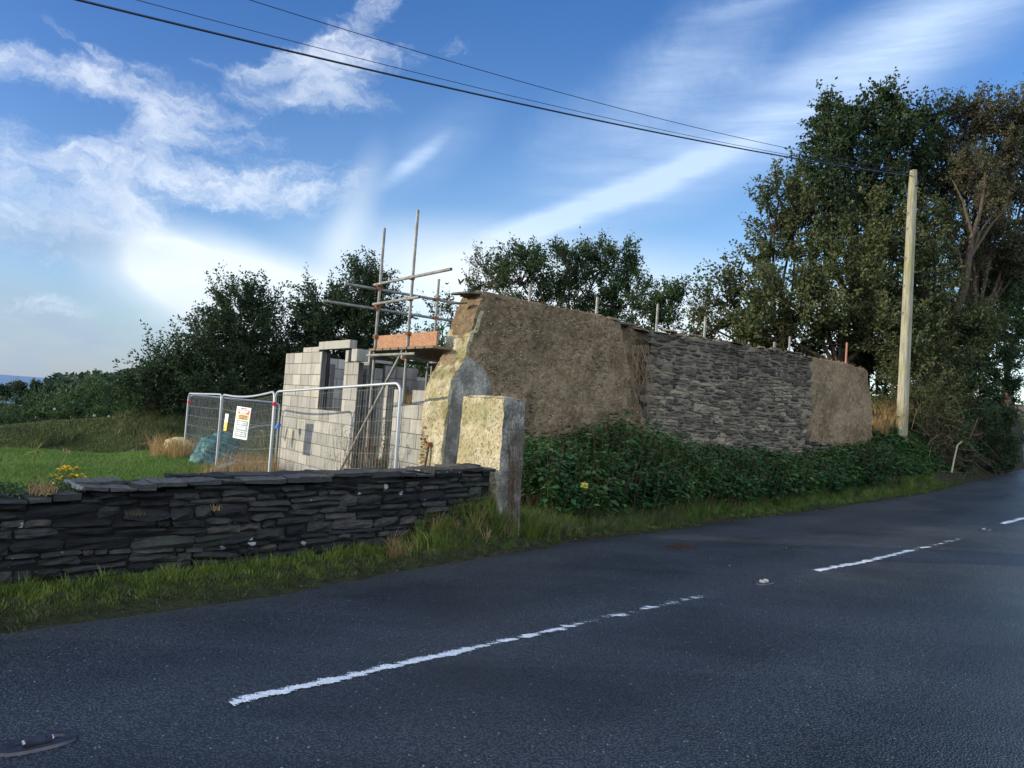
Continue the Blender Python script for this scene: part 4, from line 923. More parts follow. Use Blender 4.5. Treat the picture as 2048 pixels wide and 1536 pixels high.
# safety sign
sc0 = at(484, 846, 14.55); nfr = nrm(np.array([-E1[0], -E1[1], 0])*.8+np.array([0, -1, 0])*.35); sx = nrm(np.cross(EZ, nfr)); 
if sx[0] < 0: sx = -sx
tlt = .14; sxx = sx*math.cos(tlt*.5)-EZ*math.sin(tlt*.5)*.4; sxx = nrm(sxx); szz = nrm(EZ*1.0+sx*.10)
t_ = thing('safety_sign', sc0-EZ*.3, 'white site safety sign with red, yellow and blue panels on the fence', 'sign')
HW, HH = .24, .315
g = MB(); g.box(sc0, sxx*HW, nfr*.004, szz*HH); g.build('board', M_WHITE, t_)
def strip(u0, u1, v0, v1, m_, nm, lift=.007):
    g = MB(); g.box(sc0+sxx*(u0+u1)/2*HW+szz*(v0+v1)/2*HH+nfr*lift, sxx*(u1-u0)/2*HW, nfr*.0015, szz*(v1-v0)/2*HH); return g.build(nm, m_, t_)
strip(-.70, .86, .56, .84, M_RED, 'red_panel'); strip(-.72, .86, .20, .53, M_YEL, 'yellow_panel')
for v0, v1 in ((-.16, .16), (-.50, -.20), (-.86, -.54)): strip(-.72, .86, v0, v1, M_GREYBLUE, 'blue_panel')
def ln(u0, u1, v, hgt=.016, mt=0):
    x = u0; g = MB()
    while x < u1:
        l = R.uniform(.05, .14); x1 = min(x+l, u1); g.box(sc0+sxx*(x+x1)/2*HW+szz*v*HH+nfr*.0095, sxx*(x1-x)/2*HW, nfr*.001, szz*hgt, .5, mt); x = x1+.03
    g.build('text_line', [M_WHITE, M_DARKTXT], t_)
ln(-.45, .45, .91, .010, 1); ln(-.55, .72, .75, .016, 0); ln(-.4, .5, .64, .016, 0)
for v in (.45, .36, .27): ln(-.5, .7, v, .010, 1)
for v in (.05, -.06, -.28, -.37, -.64, -.75): ln(-.55, .7, v, .010, 0)
# small yellow and white tag
c = at(452, 847, 15.2); t_ = thing('warning_tag', c-EZ*.2, 'narrow white and yellow tag left of the safety sign', 'tag')
g = MB(); g.box(c+EZ*.06, sxx*.055, nfr*.004, szz*.14); g.build('tag_body', M_WHITE, t_); g = MB(); g.box(c-EZ*.06+nfr*.006, sxx*.05, nfr*.003, szz*.09); g.build('yellow_panel', M_YEL, t_)

# ------------------------------------------------------------------ site clutter behind the fence
def heap(name, c, rx, ry, rz, m_, label, cat, seed, amp=.35, n=26, tone=.5, crease=5):
    th = np.linspace(0, 2*math.pi, n*2+1); ph = np.linspace(0, math.pi/2*1.05, n); A_, B_ = np.meshgrid(ph, th, indexing='ij')
    D = np.stack([np.sin(A_)*np.cos(B_), np.sin(A_)*np.sin(B_), np.cos(A_)], -1)
    r_ = 1+(fbm(D*1.0+seed, 1.6, 2, seed)-.5)*amp*2+(np.abs(fbm(D+seed, crease, 3, seed+3)-.5))*amp*.8
    V = np.array(c)+D*r_[..., None]*np.array([rx, ry, rz]); g = MB(); g.grid(V, tone, flip=False); return tag(g.build(name, m_, smooth=True), label, cat)
gzz = lambda p_: hz(p_[0], p_[1])
c = at(432, 915, 17.0); c[2] = gzz(c)-.05; heap('tarpaulin', c, .62, .6, .76, M_TARP, 'crumpled turquoise tarpaulin draped over a heap behind the fence', 'tarpaulin', 3, .3, n=40)
c = at(355, 888, 21.0); c[2] -= .15; heap('straw_bundle', c, .40, .38, .32, M_STRAW, 'pale yellow rounded bundle left of the fence', 'bundle', 9, .2)
c = at(270, 898, 21.5); heap('dome_lid', c-EZ*.08,   .10, .10, .09, M_COPE, 'small pale dome half hidden in the grass bank', 'lid', 19, .05)
c = at(180, 885, 21.8); c[2] = gzz(c)-.1; heap('netting_heap', c, .55, .5, .42, L_DARK, 'low dark green netted heap at the foot of the grass bank', 'heap', 23, .25)
c = at(443, 935, 15.2); g = MB(); g.box(c, nrm(E1*.9+EZ*.35)*.28, E2*.16, nrm(EZ-E1*.35)*.02); g.box(c+E1*.16-EZ*.06, nrm(E1*.4-EZ*.5)*.14, E2*.16, nrm(EZ*.4+E1*.5)*.015)
tag(g.build('folded_slab', M_SLATEG), 'grey folded sheet lying in the dry grass below the sign', 'sheet')
g = MB(); p_ = [at(x_, y_, 15.6) for x_, y_ in ((497, 862), (502, 857), (512, 854), (522, 853), (532, 852), (545, 851))]; pts = []
for i in range(60):
    q = i/59*5; j = min(int(q), 4); pts.append(p_[j]+(p_[j+1]-p_[j])*(q-j))
g.tube(pts, .035+.007*np.sin(np.arange(60)*1.6), 10); tag(g.build('ribbed_hose', M_SLATEG, smooth=True), 'dark grey ribbed hose lying on the spoil behind the sign', 'hose')
g = MB(); c = at(520, 880, 15.2); ths = np.linspace(-.4, 3.6, 24); g.tube([c+E2*(-.24)*math.cos(q)+EZ*.2*math.sin(q) for q in ths], .006, 6, .8); g.tube([c+E2*.1+EZ*.1, c-E2*.1-EZ*.15], .006, 6, .8)
tag(g.build('wire_loop', M_TWIG), 'arched loop of pale wire standing in the dry grass', 'wire')
c = at(556, 852, 15.0); g = MB(); g.box(c, E1*.03, E2*.06, nrm(EZ+E1*.4)*.05); g.tube([c-EZ*.1, c+EZ*.02+E1*.03], .014, 8); tag(g.build('blue_crate', M_BLUE), 'small bright blue plastic scrap beside the block wall corner', 'plastic scrap')
c = at(300, 888, 21.0); g = MB(); 
for i in range(4): g.box(c+E1*(i*.11-.2)+EZ*R.normal(0, .02), nrm(E1+EZ*R.normal(0, .2))*.06, E2*.05, EZ*.012)
tag(g.build('broken_tiles', M_RUST), 'row of broken red tiles on the grass bank', 'tiles')
# tool leaning on the low wall
t_ = thing('post_rammer', at(853, 935, 10.7), 'dark tool with crossbar leaning on the low block wall', 'tool')
g = MB(); g.tube([at(848, 945, 10.75), at(857, 893, 10.8)], .016, 8); g.build('shaft', M_BLACK, t_); g = MB(); g.tube([at(849, 882, 10.8), at(866, 893, 10.8)], .018, 8); g.box(at(858, 889, 10.8), E1*.03, E2*.03, EZ*.03); g.build('crossbar', M_RUST, t_)
g = MB(); g.tube([at(858, 945, 10.85), at(866, 892, 10.9)], .03, 10); tag(g.build('waste_pipe', M_WHITE, smooth=True), 'pale grey plastic pipe standing beside the dark tool', 'pipe')

# ------------------------------------------------------------------ telegraph pole and wires
PY = 19.0; pb = at(1801, 905, PY); ptp = at(1827, 341, PY); pb[2] = gzz(pb)-.1
tpole = thing('telegraph_pole', pb, 'pale weathered wooden telegraph pole with climbing pegs by the hedge', 'telegraph pole')
k_ = 16; cc = np.linspace(0, 1, k_); Pt = pb+(np.array([ptp[0], ptp[1], ptp[2]])-pb)*cc[:, None]
g = MB(); g.tube(Pt, np.interp(cc, [0, .97, 1], [.145, .105, .085]), 20); g.build('pole_shaft', M_POLE, tpole, smooth=True)
side = nrm(np.array([1., .25, 0]))
for (py_, s_) in ((430, -1), (466, 1), (462, -1), (493, 1), (523, -1), (550, 1), (580, -1), (607, 1), (636, -1)):
    q = (py_-905)/(341-905); c = pb+(ptp-pb)*q; rr_ = np.interp(q, [0, 1], [.145, .105])
    g = MB(); e = c+side*s_*(rr_+.15); g.tube([c+side*s_*rr_*.8, e, e+EZ*.04], .009, 6); g.tube([c+side*s_*rr_*.9-EZ*.09, c+side*s_*(rr_+.07)], .006, 5); g.build('climbing_peg', M_GALV, tpole)
g = MB(); g.tube([ptp+side*.13*math.cos(q)+np.array([side[1], -side[0], 0])*.13*math.sin(q)-EZ*(.22+.14*q) for q in np.linspace(-math.pi, 1.6, 16)], .015, 6); g.build('cable_loop', M_BLACK, tpole)
def wire(P0, P1, sag, r, name, label, ext=1.35):
    P0 = np.array(P0); P1 = np.array(P1); tt = np.linspace(0, ext, 60); P_ = P0+(P1-P0)*tt[:, None]; P_[:, 2] -= 4*sag*tt*(ext-tt)/ext**2; P_[:, 2] += 0
    g = MB(); g.tube(P_, r, 6, cap=False); return tag(g.build(name, M_CABLE, smooth=True), label, 'wire', 'overhead wires')
tpz = ptp-EZ*.12
def wire_px(far, pxs, Ynear, r, label):      # hangs through the photo points, between the pole and the next pole over the road
    xs_ = np.array([q[0] for q in pxs], float); ys_ = np.array([q[1] for q in pxs], float)
    n0 = at(xs_[0], ys_[0], Ynear); H0 = np.array(far)
    # vertical plane through both ends; find heights where the photo points meet it
    hd = n0-H0; hd[2] = 0; Lh = np.linalg.norm(hd); hd /= Lh; nv = np.array([-hd[1], hd[0], 0]); S_, Z_ = [0.0], [H0[2]]
    for x_, y_ in pxs[::-1]:
        d = ray(x_, y_); k = ((H0-CAM)@nv)/(d@nv); P_ = CAM+d*k; S_.append((P_-H0)@hd); Z_.append(P_[2])
    c = np.polyfit(S_, Z_, 2, w=[3]+[1]*(len(S_)-1)); s_ = np.linspace(0, Lh*1.5, 70); P_ = H0+hd*s_[:, None]; P_[:, 2] = np.polyval(c, s_)
    g = MB(); g.tube(P_, r, 6, cap=False); tag(g.build('overhead_wire', M_CABLE, smooth=True), label, 'wire', 'overhead wires')
wire_px(ptp-EZ*.15, [(150, 0), (600, 103), (1000, 201), (1350, 274), (1600, 317), (1700, 333)], 8.0, .0135, 'thick black overhead cable, lowest of the three at the left')
wire_px(ptp-EZ*.08+E1*.05, [(268, 0), (600, 84), (1000, 187), (1350, 265), (1600, 314)], 8.4, .0045, 'thin wire just above the thick cable')
wire_px(ptp+EZ*.0-E1*.02, [(490, 0), (750, 75), (1000, 150), (1350, 244), (1620, 308)], 9.5, .0055, 'uppermost thin overhead wire, apart from the other two')

# ------------------------------------------------------------------ vegetation
def rdir(n, rr, up=0.0):
    v = rr.normal(0, 1, (n, 3)); v[:, 2] += up; return nrm(v)
def foliage(mb_leaf, mb_wood, lobes, rr, nbr, ntw, nlf, leaf, twl=(.4, .9), up=.5, wood_r=.02, start=None, jit=.45, wide=.55, tone_shift=0.0, mat_i=0, spike=1.15, woodtone=.3):
    for (c, r3) in lobes:
        c = np.array(c, float); r3 = np.broadcast_to(np.asarray(r3, float), (3,)); n = max(3, int(nbr*(r3[0]*r3[2])**.9))
        D = rdir(n, rr, up*.8); rad_ = rr.uniform(.45, spike, (n, 1)); tip = c+D*r3*rad_
        org = c-EZ*r3[2]*.45+rr.normal(0, .12, (n, 3))*r3
        mid = (org+tip)/2+rr.normal(0, .10, (n, 3))*r3-EZ*r3[2]*.05
        mb_wood.sticks(org, mid, wood_r, wood_r*.6, woodtone, n=4); mb_wood.sticks(mid, tip, wood_r*.6, wood_r*.25, woodtone, n=3)
        # twigs
        k = n*ntw; bi = np.repeat(np.arange(n), ntw); t_ = rr.uniform(.05, 1.0, (k, 1)); o_ = mid[bi]+(tip[bi]-mid[bi])*t_
        bd = nrm(tip[bi]-mid[bi]); d = nrm(bd*1.1+rdir(k, rr, up)*.8); L_ = rr.uniform(twl[0], twl[1], (k, 1)); e = o_+d*L_
        mb_wood.sticks(o_, e, wood_r*.28, wood_r*.12, woodtone, n=3)
        kk = k*nlf; ti = np.repeat(np.arange(k), nlf); q = rr.uniform(.1, 1.05, (kk, 1)); P_ = o_[ti]+(e[ti]-o_[ti])*q+rr.normal(0, leaf*jit, (kk, 3))
        ld = nrm(d[ti]*.7+rdir(kk, rr, 0)*.9-EZ*.15); nn_ = nrm(rdir(kk, rr, .9))
        hi = np.clip((P_[:, 2]-c[2])/r3[2]*.5+.5, 0, 1)
        tn = np.clip(rr.normal(.42, .13, kk)+np.repeat(rr.normal(0, .12, k), nlf)+tone_shift, 0, 1)
        mb_leaf.leaves(P_, ld, nn_, leaf*rr.uniform(.7, 1.3, kk), leaf*wide*rr.uniform(.8, 1.2, kk), tn, mat_i)
def plobe(x, y, Y, rx, ry, rd=None):     # crown lobe from its place and size in the photo
    return (at(x, y, Y), (rx*Y/F, (rd or rx)*Y/F, ry*Y/F))
def tree(name, label, base, lobes, leafm, seed, nbr=14, ntw=9, nlf=16, leaf=.11, trunk=.18, group=None, up=.5, twl=(.4, .9), cat='tree', wood_r=.022, fork=.35, wide=.55, spike=1.15, woodtone=.3, tone=0.0):
    rr = np.random.default_rng(seed); base = np.array(base, float)
    t_ = thing(name, base, label, cat, group); lf = MB(); wd = MB()
    foliage(lf, wd, lobes, rr, nbr, ntw, nlf, leaf, twl, up, wood_r, wide=wide, spike=spike, woodtone=woodtone, tone_shift=tone)
    cen = np.mean([c for c, _ in lobes], 0); fk = base+(cen-base)*fork
    wd.tube([base-EZ*.3, base+(fk-base)*.5+rr.normal(0, .08, 3)*np.array([1, 1, 0]), fk], [trunk, trunk*.8, trunk*.65], 10, woodtone)
    for c, r3 in lobes:
        c = np.array(c); tgt = c-EZ*np.array(r3)[2]*.3; s0 = fk-(fk-base)*rr.uniform(0, .3)
        m1 = s0+(tgt-s0)*.5+rr.normal(0, .12, 3)*np.linalg.norm(tgt-s0)*.6+EZ*.08*np.linalg.norm(tgt-s0)
        tt = np.linspace(0, 1, 8)[:, None]; P_ = s0*(1-tt)**2+2*m1*tt*(1-tt)+tgt*tt**2
        wd.tube(P_, np.linspace(trunk*.30, wood_r*1.1, 8), 6, woodtone, cap=False)
    wd.build('trunk', M_BARK, t_); lf.build('crown', leafm, t_)
    return t_
G1 = 'trees behind the building site'
B0 = lambda x, Y: np.array([at(x, 850, Y)[0], Y, hz(at(x, 850, Y)[0], Y)])
tree('hawthorn_tree', 'dark spreading tree at the left, sloping down towards the sea', B0(400, 25), [plobe(300, 800, 25, 48, 34), plobe(340, 745, 25, 50, 45), plobe(400, 745, 25, 60, 75), plobe(440, 800, 25, 80, 50), plobe(370, 800, 25.5, 70, 50), plobe(280, 775, 25, 30, 25)], L_DARK, 11, tone=-.14, nbr=23, ntw=9, nlf=26, twl=(.5, 1.15), leaf=.11, group=G1, up=.55, spike=1.2)
tree('hawthorn_tree', 'dark tree with feathery top left of the block building', B0(500, 26), [plobe(490, 640, 26, 60, 52), plobe(450, 690, 26, 55, 55), plobe(530, 700, 26, 58, 60), plobe(490, 760, 26, 85, 60), plobe(560, 770, 26.5, 60, 60), plobe(480, 600, 26, 34, 28)], L_DARK, 12, tone=-.14, nbr=23, ntw=9, nlf=26, twl=(.5, 1.15), leaf=.11, group=G1, up=.6, spike=1.22)
tree('hawthorn_tree', 'dark tree behind the scaffold poles and the lintel', B0(700, 26.5), [plobe(720, 590, 26, 48, 48), plobe(650, 640, 26, 55, 50), plobe(700, 660, 26, 80, 60), plobe(620, 710, 26.3, 50, 60), plobe(760, 660, 26.5, 48, 50), plobe(730, 740, 27, 95, 60), plobe(640, 600, 26, 28, 26), plobe(735, 560, 26, 24, 24)], L_DARK, 13, tone=-.14, nbr=23, ntw=9, nlf=26, twl=(.5, 1.15), leaf=.11, group=G1, up=.6, spike=1.2)
tree('pine_shrub', 'green bush behind the low block wall under the deck', B0(845, 20), [plobe(840, 760, 21, 60, 50), plobe(870, 720, 23, 40, 60), plobe(820, 800, 21, 50, 50)], L_MID, 14, nbr=18, ntw=9, nlf=20, leaf=.10, cat='bush')
tree('feathery_tree', 'light feathery tree between the scaffold and the cob wall top', B0(880, 27), [plobe(885, 640, 27, 26, 40), plobe(880, 700, 27, 22, 30), plobe(905, 620, 27, 20, 25)], L_MID, 15, nbr=14, ntw=7, nlf=11, leaf=.12, trunk=.08, twl=(.5, 1.0), up=.0)
tree('spreading_tree', 'broad many stemmed tree rising behind the cob wall', B0(1130, 30), [plobe(985, 560, 29, 55, 40), plobe(1040, 545, 29, 45, 50), plobe(1060, 520, 29, 50, 32), plobe(1140, 525, 30, 55, 42), plobe(1215, 510, 30, 55, 42), plobe(1250, 545, 30, 42, 40), plobe(1150, 580, 30, 70, 45), plobe(1230, 600, 30, 60, 50), plobe(1280, 580, 29, 30, 32), plobe(1085, 590, 30, 50, 40), plobe(1170, 640, 30, 90, 35)], L_MID, 16, nbr=19, ntw=9, nlf=15, leaf=.12, trunk=.22, up=.45, wood_r=.03, fork=.25, woodtone=.5, twl=(.35, .75), spike=1.1)
tree('bare_topped_shrub', 'thinly leaved shrub at the left of the broad tree, where crows perch', B0(945, 27), [plobe(955, 570, 27, 36, 34), plobe(975, 545, 27, 42, 30)], L_OLIVE, 17, nbr=12, ntw=7, nlf=6, leaf=.10, trunk=.1, up=.8, cat='shrub', spike=1.3)
tree('small_leafy_tree', 'small tree right of the broad tree, over the rubble', B0(1320, 28), [plobe(1310, 625, 28, 48, 38), plobe(1345, 605, 28, 26, 30), plobe(1290, 650, 28, 40, 30)], L_MID, 18, nbr=24, ntw=9, nlf=16, leaf=.12, trunk=.1)
tree('narrow_leaved_shrub', 'small dark spiky shrub above the rubble before the great trees', B0(1390, 24), [plobe(1392, 650, 24, 28, 34)], L_OLIVE, 19, nbr=26, ntw=8, nlf=14, leaf=.13, wide=.25, trunk=.05, cat='shrub')
rr_s = np.random.default_rng(91)  # unseen tree row added out of frame to shade the road
for i, lb in enumerate(('nearest unseen tree of the row added to shade the road', 'second unseen tree of the row added to shade the road', 'third unseen tree of the row added to shade the road', 'farthest unseen tree of the row added to shade the road')):
    a_ = -13.0+rr_s.uniform(-.4, .4); m_ = 6.3+i*2.5; b_ = W(a_, m_, 0); b_[2] = hz(b_[0], b_[1])
    tree('road_shade_tree', lb, b_, [(b_+np.array([0, 0, 3.0]), (2.0, 2.0, 1.9)), (b_+E2*.9+EZ*1.6, (1.5, 1.5, 1.4)), (b_-E2*.9+EZ*1.7, (1.5, 1.5, 1.4)), (b_+EZ*4.6, (1.3, 1.3, 1.2))], L_MID, 80+i, nbr=22, ntw=8, nlf=12, leaf=.17, trunk=.2, wide=.8, group='unseen trees added to shade the road')
G2 = 'great trees right of the ruin'
tree('sycamore_tree', 'tallest dark green tree behind the telegraph wires', B0(1720, 25), [plobe(1700, 285, 25, 72, 70), plobe(1760, 258, 25, 56, 42), plobe(1655, 330, 25, 50, 55), plobe(1790, 300, 25, 70, 75), plobe(1720, 370, 25, 95, 75), plobe(1650, 420, 25, 50, 60), plobe(1810, 400, 25, 80, 80), plobe(1770, 212, 25, 22, 20), plobe(1655, 238, 25, 22, 26), plobe(1795, 225, 25, 26, 24), plobe(1700, 240, 25, 28, 24), plobe(1660, 290, 25.5, 60, 45), plobe(1620, 380, 25, 50, 45), plobe(1820, 260, 25.5, 50, 45), plobe(1850, 340, 25.5, 50, 60), plobe(1700, 440, 24.5, 90, 60)], L_DARK, 31, spike=1.06, nbr=11, ntw=9, nlf=19, twl=(.5, 1.1), leaf=.125, trunk=.3, group=G2, wood_r=.035, wide=.75)
tree('sycamore_tree', 'shorter tree with open branches left of the tallest one', B0(1570, 24), [plobe(1545, 440, 24, 50, 55), plobe(1560, 385, 24, 32, 25), plobe(1590, 480, 24, 60, 60), plobe(1530, 520, 24, 38, 45), plobe(1600, 420, 24, 45, 45), plobe(1470, 560, 24, 35, 28), plobe(1440, 600, 24, 45, 26), plobe(1500, 610, 24, 60, 40), plobe(1430, 650, 24, 40, 30)], L_OLIVE, 32, tone=-.06, nbr=17, ntw=8, nlf=17, twl=(.5, 1.1), leaf=.115, trunk=.18, group=G2, wood_r=.028, wide=.7)
tree('ash_tree', 'reddish brown leaved tree at the right edge', B0(1930, 24), [plobe(1920, 258, 25, 58, 52), plobe(1990, 248, 25, 66, 46), plobe(2060, 250, 25, 60, 60), plobe(1900, 330, 25, 55, 70), plobe(1980, 330, 25, 75, 70), plobe(2050, 350, 25, 60, 80), plobe(1930, 430, 25, 60, 60), plobe(2020, 440, 25, 80, 60), plobe(1880, 250, 25, 32, 35), plobe(1960, 500, 24.5, 70, 60), plobe(2040, 520, 24.5, 60, 70), plobe(1890, 400, 25.5, 50, 60)], L_BROWN, 33, tone=-.10, nbr=19, ntw=9, nlf=19, twl=(.5, 1.1), leaf=.11, trunk=.2, group=G2, wood_r=.028, fork=.3, woodtone=.5)
tree('ivy_clad_tree', 'dark bushy mass of mixed green under the tallest tree', B0(1680, 22), [plobe(1600, 600, 22, 80, 60), plobe(1690, 560, 22, 80, 70), plobe(1780, 530, 22, 60, 80), plobe(1560, 660, 22, 70, 45), plobe(1660, 660, 22, 80, 55), plobe(1760, 650, 21.5, 70, 70), plobe(1500, 650, 22.5, 60, 40), plobe(1740, 460, 23, 80, 60), plobe(1640, 520, 23, 50, 50)], L_OLIVE, 34, nbr=18, ntw=10, nlf=18, leaf=.115, trunk=.25, group=G2, wide=.75)
tree('ivy_clad_tree', 'dense bushes behind the telegraph pole', B0(1860, 21.5), [plobe(1850, 560, 22, 60, 80), plobe(1870, 680, 21.5, 70, 60), plobe(1800, 720, 21, 55, 50), plobe(1930, 650, 22, 70, 60), plobe(1870, 470, 23, 50, 60)], L_OLIVE, 35, tone=-.08, nbr=26, ntw=9, nlf=15, leaf=.12, trunk=.2, group=G2, woodtone=.7)
tree('holm_oak_tree', 'dark tree at the right edge above the lane', B0(2010, 27), [plobe(2000, 560, 27, 60, 70), plobe(2050, 560, 27, 55, 90), plobe(1980, 640, 26, 60, 50), plobe(2030, 660, 28, 40, 50)], L_DARK, 36, nbr=20, ntw=8, nlf=15, leaf=.13, trunk=.25, group=G2)
# leaning trunk
g = MB(); P_ = [at(x_, y_, 21.8) for x_, y_ in ((1858, 760), (1868, 700), (1885, 660), (1912, 625), (1930, 570), (1937, 520), (1945, 470), (1962, 420))]
g.tube(P_, np.linspace(.19, .05, 8), 10, .9)
for (q, e_) in ((5, (1985, 430)), (4, (1905, 470)), (6, (1905, 360)), (5, (2030, 400)), (7, (1975, 330))): g.tube([P_[q], (P_[q]+at(*e_, 22))/2+EZ*.2, at(*e_, 22.3)], [.055, .035, .015], 6, .9)
t_ = thing('leaning_tree', P_[0], 'leaning ivy covered trunk forking between the pole and the right edge', 'tree', G2); g.build('trunk', M_BARK, t_, smooth=True)
lf = MB(); wd = MB(); foliage(lf, wd, [plobe(1880, 690, 21.6, 28, 30), plobe(1900, 645, 21.6, 22, 24), plobe(1965, 395, 22, 40, 35), plobe(1940, 330, 22.3, 50, 40)], np.random.default_rng(4), 30, 7, 12, .09, (.2, .5)); wd.build('branch', M_BARK, t_); lf.build('crown', L_BROWN, t_)
hl = []
for (x, y, Y, rx, ry) in ((1420, 690, 24.5, 50, 26), (1480, 690, 24, 55, 45), (1560, 715, 24, 60, 50), (1640, 720, 23.5, 60, 60), (1710, 730, 23, 55, 70), (1780, 740, 23, 50, 80), (1840, 760, 23.5, 60, 80), (1910, 720, 24, 60, 90), (1960, 680, 24.5, 50, 80), (2000, 620, 25, 45, 70), (1800, 620, 24, 50, 70), (1850, 620, 24, 60, 70), (1950, 560, 26, 60, 80), (1900, 780, 23, 60, 70), (1830, 840, 22, 60, 50)): hl.append(plobe(x, y, Y, rx, ry))
LATE = ('undergrowth', 'dense dim undergrowth filling the space beneath the great trees', hl)
# roadside hedge at the right
HEDGE = 1
def hedge(name, label, lobes, leafm, seed, cat='hedge', **k):
    rr = np.random.default_rng(seed); base = np.array(lobes[0][0]); base[2] = gzz(base); t_ = thing(name, base, label, cat); lf = MB(); wd = MB()
    foliage(lf, wd, lobes, rr, **k); wd.build('branch', M_BARK, t_); lf.build('foliage', leafm, t_); return t_
hedge(*LATE, L_MID, 47, cat='undergrowth', nbr=15, ntw=9, nlf=15, leaf=.13, twl=(.3, .8), up=.3, wood_r=.02, wide=.7)
hl = []
for (x, y, Y, rx, ry) in ((1990, 900, 21, 42, 38), (1960, 850, 20.5, 50, 45), (2010, 850, 22, 38, 50), (1950, 780, 21, 60, 50), (2005, 780, 23, 38, 50), (1985, 720, 23, 55, 40), (2015, 900, 23, 22, 36), (2000, 940, 21.5, 34, 18), (1930, 900, 20, 28, 40), (2020, 700, 26, 24, 50)): hl.append(plobe(x, y, Y, rx, ry))
hedge('roadside_hedge', 'tall dark evergreen hedge at the bend of the road', hl, L_DARK, 41, nbr=34, ntw=10, nlf=18, leaf=.075, twl=(.15, .4), up=.3, wood_r=.012, wide=.6, spike=1.02)
hl = []
for (x, y, Y, rx, ry) in ((1850, 800, 20, 46, 50), (1900, 790, 20.5, 45, 60), (1890, 860, 19.8, 45, 40), (1840, 860, 19.8, 34, 36), (1790, 770, 20.5, 30, 50), (1765, 830, 19.5, 22, 40), (1880, 730, 21, 60, 45)): hl.append(plobe(x, y, Y, rx, ry))
hedge('scrub_bush', 'tangled olive scrub behind the foot of the telegraph pole', hl, L_OLIVE, 42, cat='bush', nbr=44, ntw=9, nlf=11, leaf=.075, twl=(.2, .6), up=.5, wood_r=.012, wide=.5, spike=1.2, woodtone=.6)
# bramble tangle: bare stems
g = MB(); rr = np.random.default_rng(8)
for i in range(150):
    x = rr.uniform(1800, 1960); y = rr.uniform(830, 960)-(x-1760)*.0; c = at(x, y, rr.uniform(18.2, 20)); d = rdir(1, rr, .9)[0]; l = rr.uniform(.3, 1.0); s_ = rdir(1, rr, 0)[0]
    pts = [c+d*l*q+s_*.22*math.sin(q*2.6)*l-EZ*.3*l*q*q for q in np.linspace(0, 1, 6)]; g.tube(pts, np.linspace(.005, .002, 6), 3, rr.uniform(.0, .8), cap=False)
tag(g.build('bramble_stems', M_TWIG), 'tangle of bare brown bramble stems at the hedge foot', 'brambles', kind='stuff')
g = MB(); g.tube([at(1903, 945, 17.9), at(1909, 915, 17.9), at(1915, 890, 17.9), at(1924, 883, 17.9)], [.022, .02, .017, .014], 8, 1.0)
tag(g.build('broken_branch', mat('pale_branch', lambda f: f['mix'](f['noise'](f['P'], 20), (.28, .22, .15), (.5, .42, .3)), .9, .1), smooth=True), 'pale snapped branch sticking up from the verge at right', 'branch')
# hedge line and fields far left
hl = []
rr = np.random.default_rng(10)
for x in np.arange(-60, 345, 26):
    Y = 32+rr.uniform(-1, 1.5); hl.append(plobe(x, 835+rr.uniform(-6, 6)-(x/345)*5, Y, 36, 24))
    if 150 < x < 300: hl.append(plobe(x, 800+rr.uniform(-4, 6), Y+1, 30, 20))
for x in np.arange(-60, 300, 30): hl.append(plobe(x, 808+rr.uniform(-5, 6), 36, 34, 15))
hedge('field_hedge', 'long overgrown hedge beyond the grass bank at the left', hl, L_MID, 43, nbr=13, ntw=9, nlf=14, leaf=.12, twl=(.25, .6), up=.4, wood_r=.012, spike=1.0)
hedge('bramble_bush', 'small pale leaved bush beyond the bank, against the sea', [plobe(210, 785, 30, 34, 14), plobe(185, 775, 30, 14, 9), plobe(250, 790, 30, 30, 14)], L_MID, 44, cat='bush', nbr=34, ntw=8, nlf=9, leaf=.10, twl=(.2, .5), up=.6, wood_r=.01, spike=1.25)
g = MB(); rr = np.random.default_rng(11)
for x_, y_ in ((109, 818), (147, 842), (188, 831), (218, 833), (250, 833), (128, 844), (330, 815), (444, 828)):
    c = at(x_, y_, 30.5); D = rdir(30, rr, 0); g.leaves(c+D*.0, D, rdir(30, rr, 0), .055, .05, .9)
tag(g.build('bindweed_flowers', M_WHITE), 'scattered white bindweed flowers on the far hedge', 'flowers', kind='stuff')
# distant trees, each its own
rr = np.random.default_rng(20); specs = []
for (x, y, wpx, hpx) in ((33, 777, 18, 7), (75, 778, 16, 9), (8, 786, 16, 8), (55, 786, 22, 8), (95, 784, 14, 7), (112, 783, 20, 9), (135, 781, 15, 10), (150, 787, 12, 7), (170, 790, 15, 8), (190, 790, 15, 9), (215, 792, 20, 9)):
    specs.append((x, y, wpx, hpx, rr.uniform(150, 210)))
labs = ['flat topped pine on the far skyline, darkest of them', 'rounded tree on the far skyline right of the pine', 'low tree at the extreme left of the far skyline', 'wide low tree on the skyline under the pine', 'small tree between the two rounded skyline trees',
        'wide rounded tree in the middle of the far skyline', 'tallest rounded tree of the far skyline', 'small tree just right of the tallest skyline tree', 'low skyline tree before the near bush', 'skyline tree partly behind the near bush', 'last skyline tree, behind the near bush']
for (x, y, wpx, hpx, Y), lb in zip(specs, labs):
    b = at(x, y, Y); base = np.array([b[0], b[1], hz(b[0], b[1])])
    tree('distant_tree', lb, base, [plobe(x-wpx*.4, y+2, Y, wpx*.5, hpx*.7), plobe(x+wpx*.35, y+3, Y, wpx*.5, hpx*.6), plobe(x, y, Y, wpx*.6, hpx)], L_FAR, int(x)+60, nbr=.35, ntw=14, nlf=22, leaf=.55, trunk=.3, twl=(.6, 1.4), wood_r=.08, group='distant trees on the skyline', spike=1.0)
lf = MB(); rr = np.random.default_rng(21); k = 26000
